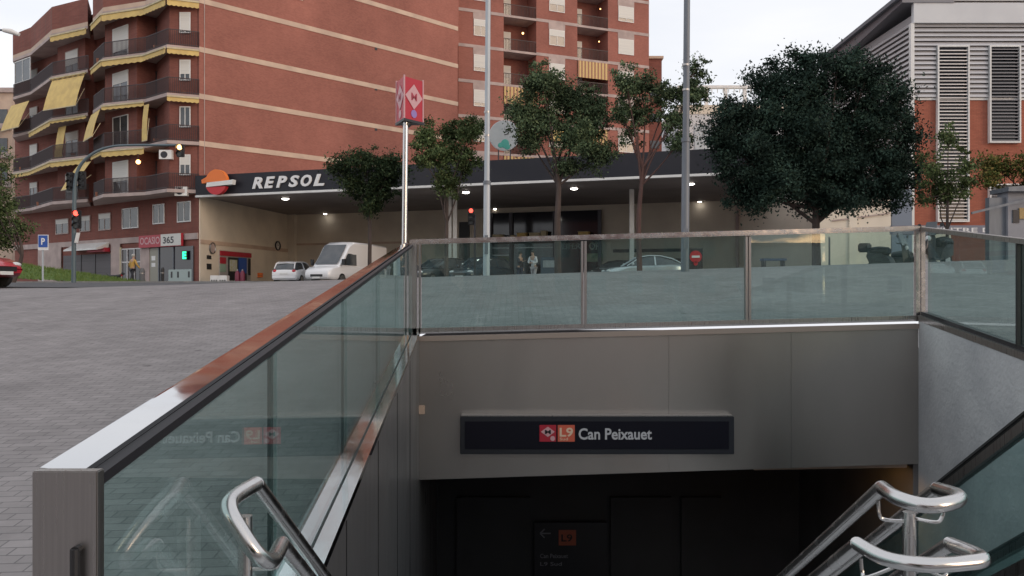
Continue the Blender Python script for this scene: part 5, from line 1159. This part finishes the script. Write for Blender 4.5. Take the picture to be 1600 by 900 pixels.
def car(label, loc, head, paint, L_=4.2, W_=1.74, hgt=1.45, style='hatch', group='cars by the petrol station', name='parked_car', cat='car'):
    """local: +x forward, +y left. head = direction of +x in plan"""
    rt = thing(name, label, cat, loc, rz=math.atan2(head[1], head[0]), group=group)
    h = L_/2; W2 = W_/2
    if style == 'van':
        st = [(-h, .45, 1.05, .9), (-h+.08, .35, 1.1, .98), (-h*.3, .3, 1.12, 1), (h*.45, .3, 1.12, 1), (h*.62, .3, 1.12, .99), (h*.86, .3, 1.02, .95), (h*.97, .34, .88, .86), (h, .42, .72, .78)]
        gh = [(-h+.03, 1.06, 2.45, .95), (-h*.3, 1.1, 2.56, .96), (h*.2, 1.1, 2.56, .96), (h*.36, 1.1, 2.36, .95), (h*.50, 1.1, 1.8, .94), (h*.70, 1.04, 1.1, .92)]
    elif style == 'sedan':
        st = [(-h, .45, .78, .84), (-h+.1, .32, .93, .93), (-h*.55, .26, .98, 1), (0, .24, .93, 1), (h*.45, .26, .9, 1), (h*.8, .28, .8, .95), (h*.96, .34, .68, .86), (h, .42, .58, .78)]
        gh = [(-h*.78, .95, .99, .86), (-h*.52, .96, 1.28, .8), (-h*.25, .94, hgt, .76), (h*.02, .93, hgt+.01, .76), (h*.2, .92, hgt-.06, .77), (h*.52, .88, .91, .86)]
    else:
        st = [(-h, .4, .8, .86), (-h+.08, .3, .93, .94), (-h*.5, .26, .96, 1), (0, .24, .94, 1), (h*.45, .26, .92, 1), (h*.78, .28, .84, .95), (h*.95, .34, .7, .86), (h, .42, .6, .78)]
        gh = [(-h*.97, .93, .98, .84), (-h*.86, .94, 1.3, .78), (-h*.7, .94, hgt-.03, .75), (-h*.1, .93, hgt, .76), (h*.15, .92, hgt-.07, .77), (h*.52, .9, .93, .86)]
    def sec(x, zb, zt, k): w_ = W2*k; return [(x, -w_*.9, zb), (x, -w_, zb+.12), (x, -w_*1.0, (zb+zt)/2), (x, -w_*.97, zt-.08), (x, -w_*.86, zt), (x, 0, zt+.02), (x, w_*.86, zt), (x, w_*.97, zt-.08), (x, w_, (zb+zt)/2), (x, w_, zb+.12), (x, w_*.9, zb)]
    m = MB(); loft(m, [sec(*s) for s in st]); body = m.build('body', paint, rt, local=True, smooth=True)
    def gsec(x, zb, zt, k, g=0): w_ = W2*k-g; wb2 = W2*.9-g; return [(x, -wb2, zb-.05), (x, -w_, max(zb, zt-.12)), (x, -w_*.86, zt-g*.6), (x, 0, zt+.03-g*.6), (x, w_*.86, zt-g*.6), (x, w_, max(zb, zt-.12)), (x, wb2, zb-.05)]
    if style == 'van':
        m = MB(); loft(m, [gsec(*s) for s in gh]); m.build('cabin', paint, rt, local=True, smooth=True)
        # windscreen & side windows as inset glass plates
        a_, b_ = gh[3], gh[5]
        def ws_pt(f, yk):
            if f < .5: s0, s1, ff = gh[3], gh[4], f*2
            else: s0, s1, ff = gh[4], gh[5], (f-.5)*2
            x = s0[0]+(s1[0]-s0[0])*ff; z = s0[2]+(s1[2]-s0[2])*ff; return (x+.03, yk, z+.035)
        m = MB(); g = [ws_pt(f, y) for f in (.0, .35, .7, .95) for y in (-.78, 0, .78)]
        for i in range(3):
            for j in range(2): m.f.append((i*3+j, i*3+j+1, (i+1)*3+j+1, (i+1)*3+j))
        m.v = [(x+.03, y*(1 if abs(y) < .1 else 1), z) for x, y, z in g]; m.build('windscreen', M['window'], rt, local=True)
        for s_ in (-1, 1):
            yy = s_*(W2*.955); MB().add([(h*.12, yy, 1.15), (h*.56, yy, 1.15), (h*.46, yy*.985, 1.7), (h*.36, yy*.97, 2.0), (h*.12, yy*.97, 2.0)], [(0, 1, 2, 3, 4)]).build('side_window', M['window'], rt, local=True)
            MB().box(h*.60, h*.66, s_*(W2+.04)-.02, s_*(W2+.2)+.02, 1.15, 1.5).build('mirror', M['black'], rt, local=True)
            MB().box(-h*.9, h*.3, yy+s_*.03-.004, yy+s_*.03+.004, .72, .76).build('side_moulding', M['poleg'], rt, local=True)
    else:
        m = MB(); loft(m, [gsec(*s, .02) for s in gh]); m.build('windows', M['window'], rt, local=True, smooth=True)
        m = MB()
        rf = [s for s in gh if s[2] > hgt-.2]
        # roof skin
        loft(m, [[(x, -(W2*k)*.87, zt+.0), (x, 0, zt+.045), (x, (W2*k)*.87, zt+.0), (x, (W2*k)*.84, zt-.02), (x, 0, zt+.01), (x, -(W2*k)*.84, zt-.02)] for x, zb, zt, k in rf]); m.build('roof', paint, rt, local=True, smooth=True)
        for s_ in (-1, 1):
            m = MB(); pp = [(x, s_*W2*k*.885, zt-.0) for x, zb, zt, k in gh]; m.tube(pp, .035, 6)
            xm = (rf[0][0]+rf[-1][0])/2+.1; m.bar((xm, s_*W2*.9, .93), (xm, s_*W2*.67, hgt-.02), .07, .05); m.build('pillar', paint, rt, local=True)
            MB().ball((h*.42, s_*(W2+.1), 1.0), .09, 8, sx=.8, sy=1.2).build('mirror', paint, rt, local=True)
    for s_ in (-1, 1):
        zf = .66 if style != 'van' else .82
        MB().ball((h*.93, s_*W2*.66, zf), .14, 10, sx=.9, sy=1.35, sz=.6).build('headlight', M['lens'], rt, local=True, smooth=True)
        if style == 'van': MB().box(-h-.02, -h+.1, s_*W2*.86-.06, s_*W2*.86+.06, .9, 1.5).build('taillight', M['redp'], rt, local=True)
        else: MB().ball((-h*.965, s_*W2*.7, .82), .13, 10, sx=.7, sy=1.1, sz=.75).build('taillight', M['redp'], rt, local=True, smooth=True)
        for x in (-h*.62, h*.62): wheel(rt, x, s_*(W2-.1), .31 if style != 'van' else .34)
    MB().box(h-.06, h+.015, -.42, .42, .46, .6).build('grille', M['black'], rt, local=True); MB().box(h+.012, h+.03, -.26, .26, .36, .46).build('number_plate', M['white'], rt, local=True)
    MB().box(-h-.03, -h+.02, -.26, .26, .62, .73).build('number_plate', M['white'], rt, local=True); MB().box(-h-.035, -h+.1, -W2*.85, W2*.85, .38, .5).build('bumper', paint if style != 'van' else M['black'], rt, local=True, bevel=.02)
    return rt
def paint(name, c, metal=0): 
    m = mat(name, c, .28, metal); m.node_tree.nodes['Principled BSDF'].inputs['Coat Weight'].default_value = .6; return m
M['lens'] = mat('lamp_lens', (.6, .62, .62), .12)
pw = paint('white_car_paint', (.82, .82, .83)); pdk = paint('black_car_paint', (.02, .023, .028)); psv = paint('silver_car_paint', (.5, .53, .55), .4); prd = paint('red_car_paint', (.4, .012, .03)); pdk2 = paint('dark_blue_car_paint', (.02, .035, .05))
S = STATION_Z
def cl_(px, d, z=None): p = P(px, 440, d); return (p.x, p.y, S if z is None else z)
car('white delivery van with a high roof facing the plaza', cl_(542, 51), (-.42, -1), pw, 6.2, 2.0, 2.5, 'van', name='van', cat='van')
car('white hatchback seen from behind, left of the white van', cl_(463, 52.5), (.12, 1), pw, 4.0, 1.7, 1.42)
car('black car parked nearest the corner of the glass railing', cl_(688, 46.5), (-.75, -.8), pdk, 4.2, 1.74, 1.45)
car('dark blue car behind the pale lamp post', cl_(752, 46), (-.55, -.9), pdk2, 4.2, 1.76, 1.5)
car('silver saloon car seen from its side before the pale wall', cl_(1010, 42.5), (-1, -.1), psv, 4.5, 1.76, 1.42, 'sedan')
p = P(-28, 450, 24.0); car('red car driving in at the left edge of the photo', (p.x-1.15, 24.0, gz(p.x, 24)+.02), (1, -.12), prd, 4.0, 1.74, 1.5, name='moving_car', group='cars on the road')
car('dark car at the back beside the silver saloon', cl_(958, 50), (-1, .1), pdk, 4.2, 1.74, 1.42)

# ---------------------------------------------------------------- scooters
def scooter(label, px, d, head, tilt=0, sc_=1.0):
    p = P(px, 440, d); z = gz(p.x, d)
    rt = thing('motor_scooter', label, 'scooter', (p.x, d, z), rz=math.atan2(head[1], head[0]), group='scooters parked beyond the glass railing')
    bk_ = M['black']
    for x in (-.62, .66): t = MB().tube([(x, -.05, .26), (x, .05, .26)], .26, 20).build('wheel', M['rubber'], rt, local=True); MB().tube([(x, -.055, .26), (x, .055, .26)], .15, 16).build('rim', M['steel'], t, local=True)
    m = MB(); loft(m, [[(x, -w_, zb), (x, -w_, zt-.05), (x, 0, zt), (x, w_, zt-.05), (x, w_, zb)] for x, w_, zb, zt in ((-.9, .05, .62, .74), (-.75, .15, .42, .78), (-.3, .18, .3, .76), (-.08, .17, .26, .6), (.05, .16, .24, .34), (.3, .16, .24, .34), (.4, .16, .3, .5))]); m.build('body', bk_, rt, local=True, smooth=True)
    m = MB(); loft(m, [[(x, -w_, z_), (x+.1, 0, z_), (x, w_, z_), (x-.06, 0, z_)] for x, w_, z_ in ((.42, .17, .3), (.42, .22, .6), (.36, .18, .88), (.3, .1, 1.0))]); m.build('front_shield', bk_, rt, local=True, smooth=True)
    MB().tube(bez([(-.86, 0, .78), (-.5, 0, .82), (-.12, 0, .77)], 4), [.08]+[.14]*7+[.1], 10).build('seat', bk_, rt, local=True, smooth=True)
    MB().tube([(.66, 0, .3), (.4, 0, .98)], .03, 8).build('fork', M['darkmetal'], rt, local=True); MB().tube([(.28, -.34, 1.02), (.36, 0, .98), (.28, .34, 1.02)], .018, 8).build('handlebar', M['darkmetal'], rt, local=True)
    MB().tube(bez([(.5, 0, .42), (.66, 0, .54), (.86, 0, .44)], 4), .06, 8).build('mudguard', bk_, rt, local=True)
    MB().hexa([(.38, -.2, .95), (.38, .2, .95), (.4, .2, .95), (.4, -.2, .95), (.2, -.15, 1.35), (.2, .15, 1.35), (.22, .15, 1.35), (.22, -.15, 1.35)]).build('windscreen', M['window'], rt, local=True)
    for s_ in (-1, 1): MB().tube([(.33, .2*s_, 1.0), (.3, .3*s_, 1.22)], .008, 6).build('mirror_stem', M['darkmetal'], rt, local=True); MB().disc((.3, .32*s_, 1.25), (1, 0, 0), .055, .02, 12).build('mirror', bk_, rt, local=True)
    MB().ball((.44, 0, .86), .09, 10, sx=.5).build('headlight', M['lens'], rt, local=True)
    MB().box(-1.15, -.82, -.17, .17, .78, 1.08).build('top_box', bk_, rt, local=True, bevel=.04) if px < 1400 else None
    return rt
scooter('black scooter with top box and raised windscreen, seen through the glass', 1396, 27, (.62, -.8))
scooter('dark scooter half hidden by the right corner post of the railing', 1430, 28.5, (.5, -.85))
scooter('black motorbike standing before the brick wall pillar', 1462, 24, (-.8, -.6))

# ================================================================ PEOPLE
def skin_body(joints, edges, name, mt, parent, sub=1):
    me = bpy.data.meshes.new(name); me.from_pydata([j[0] for j in joints], edges, []); o = bpy.data.objects.new(name, me); COL.objects.link(o)
    sk = o.modifiers.new('s', 'SKIN'); sk.use_smooth_shade = True
    for i, j in enumerate(joints): me.skin_vertices[0].data[i].radius = (j[1], j[2] if len(j) > 2 else j[1])
    me.skin_vertices[0].data[0].use_root = True
    sb = o.modifiers.new('u', 'SUBSURF'); sb.levels = sub; sb.render_levels = sub
    bpy.context.view_layer.update(); m2 = bpy.data.meshes.new_from_object(o.evaluated_get(bpy.context.evaluated_depsgraph_get())); bpy.data.objects.remove(o)
    m2.materials.clear(); m2.materials.append(mt); m2.polygons.foreach_set('use_smooth', [True]*len(m2.polygons)); o = bpy.data.objects.new(name, m2); COL.objects.link(o); o.parent = parent; return o
M['skin'] = mat('skin', (.42, .25, .18), .55)
def person(label, loc, rz, top_m, leg_m, hair_m, pose, group=None, hunch=0.0):
    rt = thing('person', label, 'person', loc, rz=rz, group=group)
    # local: facing -y. body: one continuous figure
    J = [((0, 0, .95), .13, .1), ((0, -hunch*.3, 1.2), .13, .095), ((0, -hunch*.8, 1.42), .15, .09), ((0, -hunch, 1.53), .052), ((0, -hunch*1.2, 1.66), .085, .1), ((0, -hunch*1.25, 1.75), .06, .07)]
    E = [(0, 1), (1, 2), (2, 3), (3, 4), (4, 5)]
    for s_, k in ((-1, 'l'), (1, 'r')):
        i = len(J); st = pose.get('step', .12)*s_
        J += [((.1*s_, 0, .88), .085), ((.1*s_, -.02-st*.6, .5), .06), ((.1*s_, .03-st, .09), .042), ((.1*s_, -.1-st, .04), .035)]; E += [(0, i), (i, i+1), (i+1, i+2), (i+2, i+3)]
        i = len(J); a_ = pose[k]
        J += [((.19*s_, -hunch*.8, 1.42), .055), (a_[0], .043), (a_[1], .032)]; E += [(2, i), (i, i+1), (i+1, i+2)]
        hx = Vector(a_[1]); dr = (hx-Vector(a_[0])).normalized(); pl_ = hx+dr*.07; J.append((tuple(pl_), .028, .015)); E.append((i+2, i+3))
        ii = len(J)-1
        for q in range(4): J.append((tuple(pl_+dr*(.075+.01*(q in (1, 2)))+Vector((0.018*(q-1.5), -.01, 0))), .008)); E.append((ii, len(J)-1))
        J.append((tuple(pl_+dr*.0+Vector((-.035*s_, -.03, 0))), .009)); E.append((i+2, len(J)-1))
    skin_body(J, E, 'body', M['skin'], rt)
    # clothes: slightly larger shells over the same joints
    T = [((0, 0, .86), .16, .125), ((0, -hunch*.3, 1.18), .15, .115), ((0, -hunch*.8, 1.4), .165, .105), ((0, -hunch*.95, 1.5), .07)]; TE = [(0, 1), (1, 2), (2, 3)]
    for s_, k in ((-1, 'l'), (1, 'r')):
        i = len(T); a_ = pose[k]; T += [((.19*s_, -hunch*.8, 1.41), .072), (a_[0], .06), (tuple(Vector(a_[0]).lerp(Vector(a_[1]), .9)), .046)]; TE += [(2, i), (i, i+1), (i+1, i+2)]
    skin_body(T, TE, 'jacket', top_m, rt)
    G = [((0, 0, .92), .145, .115)]; GE = []
    for s_ in (-1, 1):
        i = len(G); st = pose.get('step', .12)*s_; G += [((.1*s_, 0, .84), .1), ((.1*s_, -.02-st*.6, .5), .075), ((.1*s_, .03-st, .1), .06)]; GE += [(0, i), (i, i+1), (i+1, i+2)]
    skin_body(G, GE, 'trousers', leg_m, rt)
    MB().ball((0, -hunch*1.2+.025, 1.715), .108, 12, sx=.92, sz=.95).build('hair', hair_m, rt, local=True, smooth=True)
    for s_ in (-1, 1): MB().ball((.1*s_, -.08-pose.get('step', .12)*s_, .04), .06, 8, sy=1.9, sz=.75).build('shoe', M['black'], rt, local=True, smooth=True); MB().ball((.033*s_, -hunch*1.2-.095, 1.675), .012, 6).build('eye', M['black'], rt, local=True)
    MB().ball((0, -hunch*1.2-.11, 1.645), .017, 8, sz=1.5).build('nose', M['skin'], rt, local=True); MB().box(-.025, .025, -hunch*1.2-.1, -hunch*1.2-.09, 1.6, 1.607).build('mouth', M['redsign'], rt, local=True)
p = P(204, 446, 50.5)
person('person in a mustard jacket and dark trousers at the shop entrance door', (p.x+.1, 50.5, S+.06), math.radians(150), mat('mustard_jacket', (.5, .3, .08), .8), mat('dark_trousers', (.03, .03, .04), .8), mat('grey_hair', (.45, .43, .4), .7),
       {'l': ((-.3, -.1, 1.15), (-.36, -.28, .92)), 'r': ((.26, .02, 1.13), (.24, -.12, .88)), 'step': .16}, hunch=.08)
p = P(834, 440, 44)
person('person in a white shirt looking down at something held in both hands', (p.x, 44, S), math.radians(-35), mat('white_shirt', (.6, .58, .6), .8), mat('pale_trousers', (.42, .38, .4), .8), mat('dark_hair', (.03, .025, .02), .6),
       {'l': ((-.27, -.1, 1.15), (-.06, -.3, 1.12)), 'r': ((.27, -.1, 1.15), (.06, -.3, 1.12)), 'step': .05}, hunch=.1)
p = P(812, 440, 45.5)
person('person in dark clothes pointing to the one in the white shirt', (p.x, 45.5, S), math.radians(50), mat('dark_clothes', (.03, .035, .045), .8), mat('dark_jeans', (.03, .04, .07), .8), mat('dark_hair', (.03, .025, .02), .6),
       {'l': ((-.25, -.15, 1.2), (-.2, -.4, 1.25)), 'r': ((.25, .0, 1.14), (.24, -.05, .88)), 'step': .08}, hunch=.04)
# dog beside the mustard jacket
p = P(182, 444, 50.2); dg = thing('dog', 'small black dog walking beside the person in the mustard jacket', 'dog', (p.x, 50.2, S+.06))
J = [((0, 0, .42), .1, .11), ((-.2, 0, .43), .11, .12), ((-.4, 0, .42), .09), ((.18, 0, .46), .09), ((.3, 0, .56), .06), ((.38, 0, .62), .07), ((.52, 0, .58), .035), ((-.52, 0, .52), .025), ((-.62, 0, .62), .015)]
E = [(0, 1), (1, 2), (0, 3), (3, 4), (4, 5), (5, 6), (2, 7), (7, 8)]
for x, bk_i in ((.12, 3), (-.38, 2)):
    for s_ in (-1, 1):
        i = len(J); o1 = -.06 if x < 0 else .0; J += [((x, .07*s_, .33), .05), ((x+(.05 if x < 0 else -.02), .07*s_, .2), .03), ((x+o1, .07*s_, .12), .022), ((x+.02, .07*s_, .03), .025)]; E += [(bk_i, i), (i, i+1), (i+1, i+2), (i+2, i+3)]
for s_ in (-1, 1): J.append(((.36, .05*s_, .7), .015)); E.append((5, len(J)-1))
skin_body(J, E, 'body', M['black'], dg); MB().tube([(.3, -.0, .5), (.33, 0, .53)], .075, 10).build('collar', M['redp'], dg, local=True)

# ================================================================ BLOCKS ACROSS THE STREET BEHIND THE VIEWER (unseen, added to block low sky from the glass reflections)
bcol = [M['brick2'], M['cream'], M['white_wall'], M['brick2'], M['beige']]
lab = ['brick block', 'cream block', 'pale low block', 'long brick block', 'beige block']
for i, (x0, x1, y_, h_) in enumerate(((-70, -34, -48, 20), (-33.5, -4.2, -52, 17), (22, 33, -70, 6), (-4, 21, -55, 15), (34, 70, -60, 21))):  # the low block leaves a gap for the sunset reflection
    t_ = thing('apartment_building', lab[i]+' across the street, unseen, added to dim the sky reflected in the glass', 'building', (x0, y_, -1))
    MB().box(x0, x1, y_-12, y_, -1, h_).build('wall', bcol[i], t_)
    k = 0; z = 1.2
    while z < h_-2.2:
        x = x0+1.4
        while x < x1-2 and k < 60:
            MB().box(x, x+1.3, y_+.002, y_+.05, z, z+1.5).build('window', M['window'], t_); x += 3.2; k += 1
        z += 3.1
    MB().box(x0-.2, x1+.2, y_-12.2, y_+.2, h_, h_+.4).build('roof', M['band'], t_)
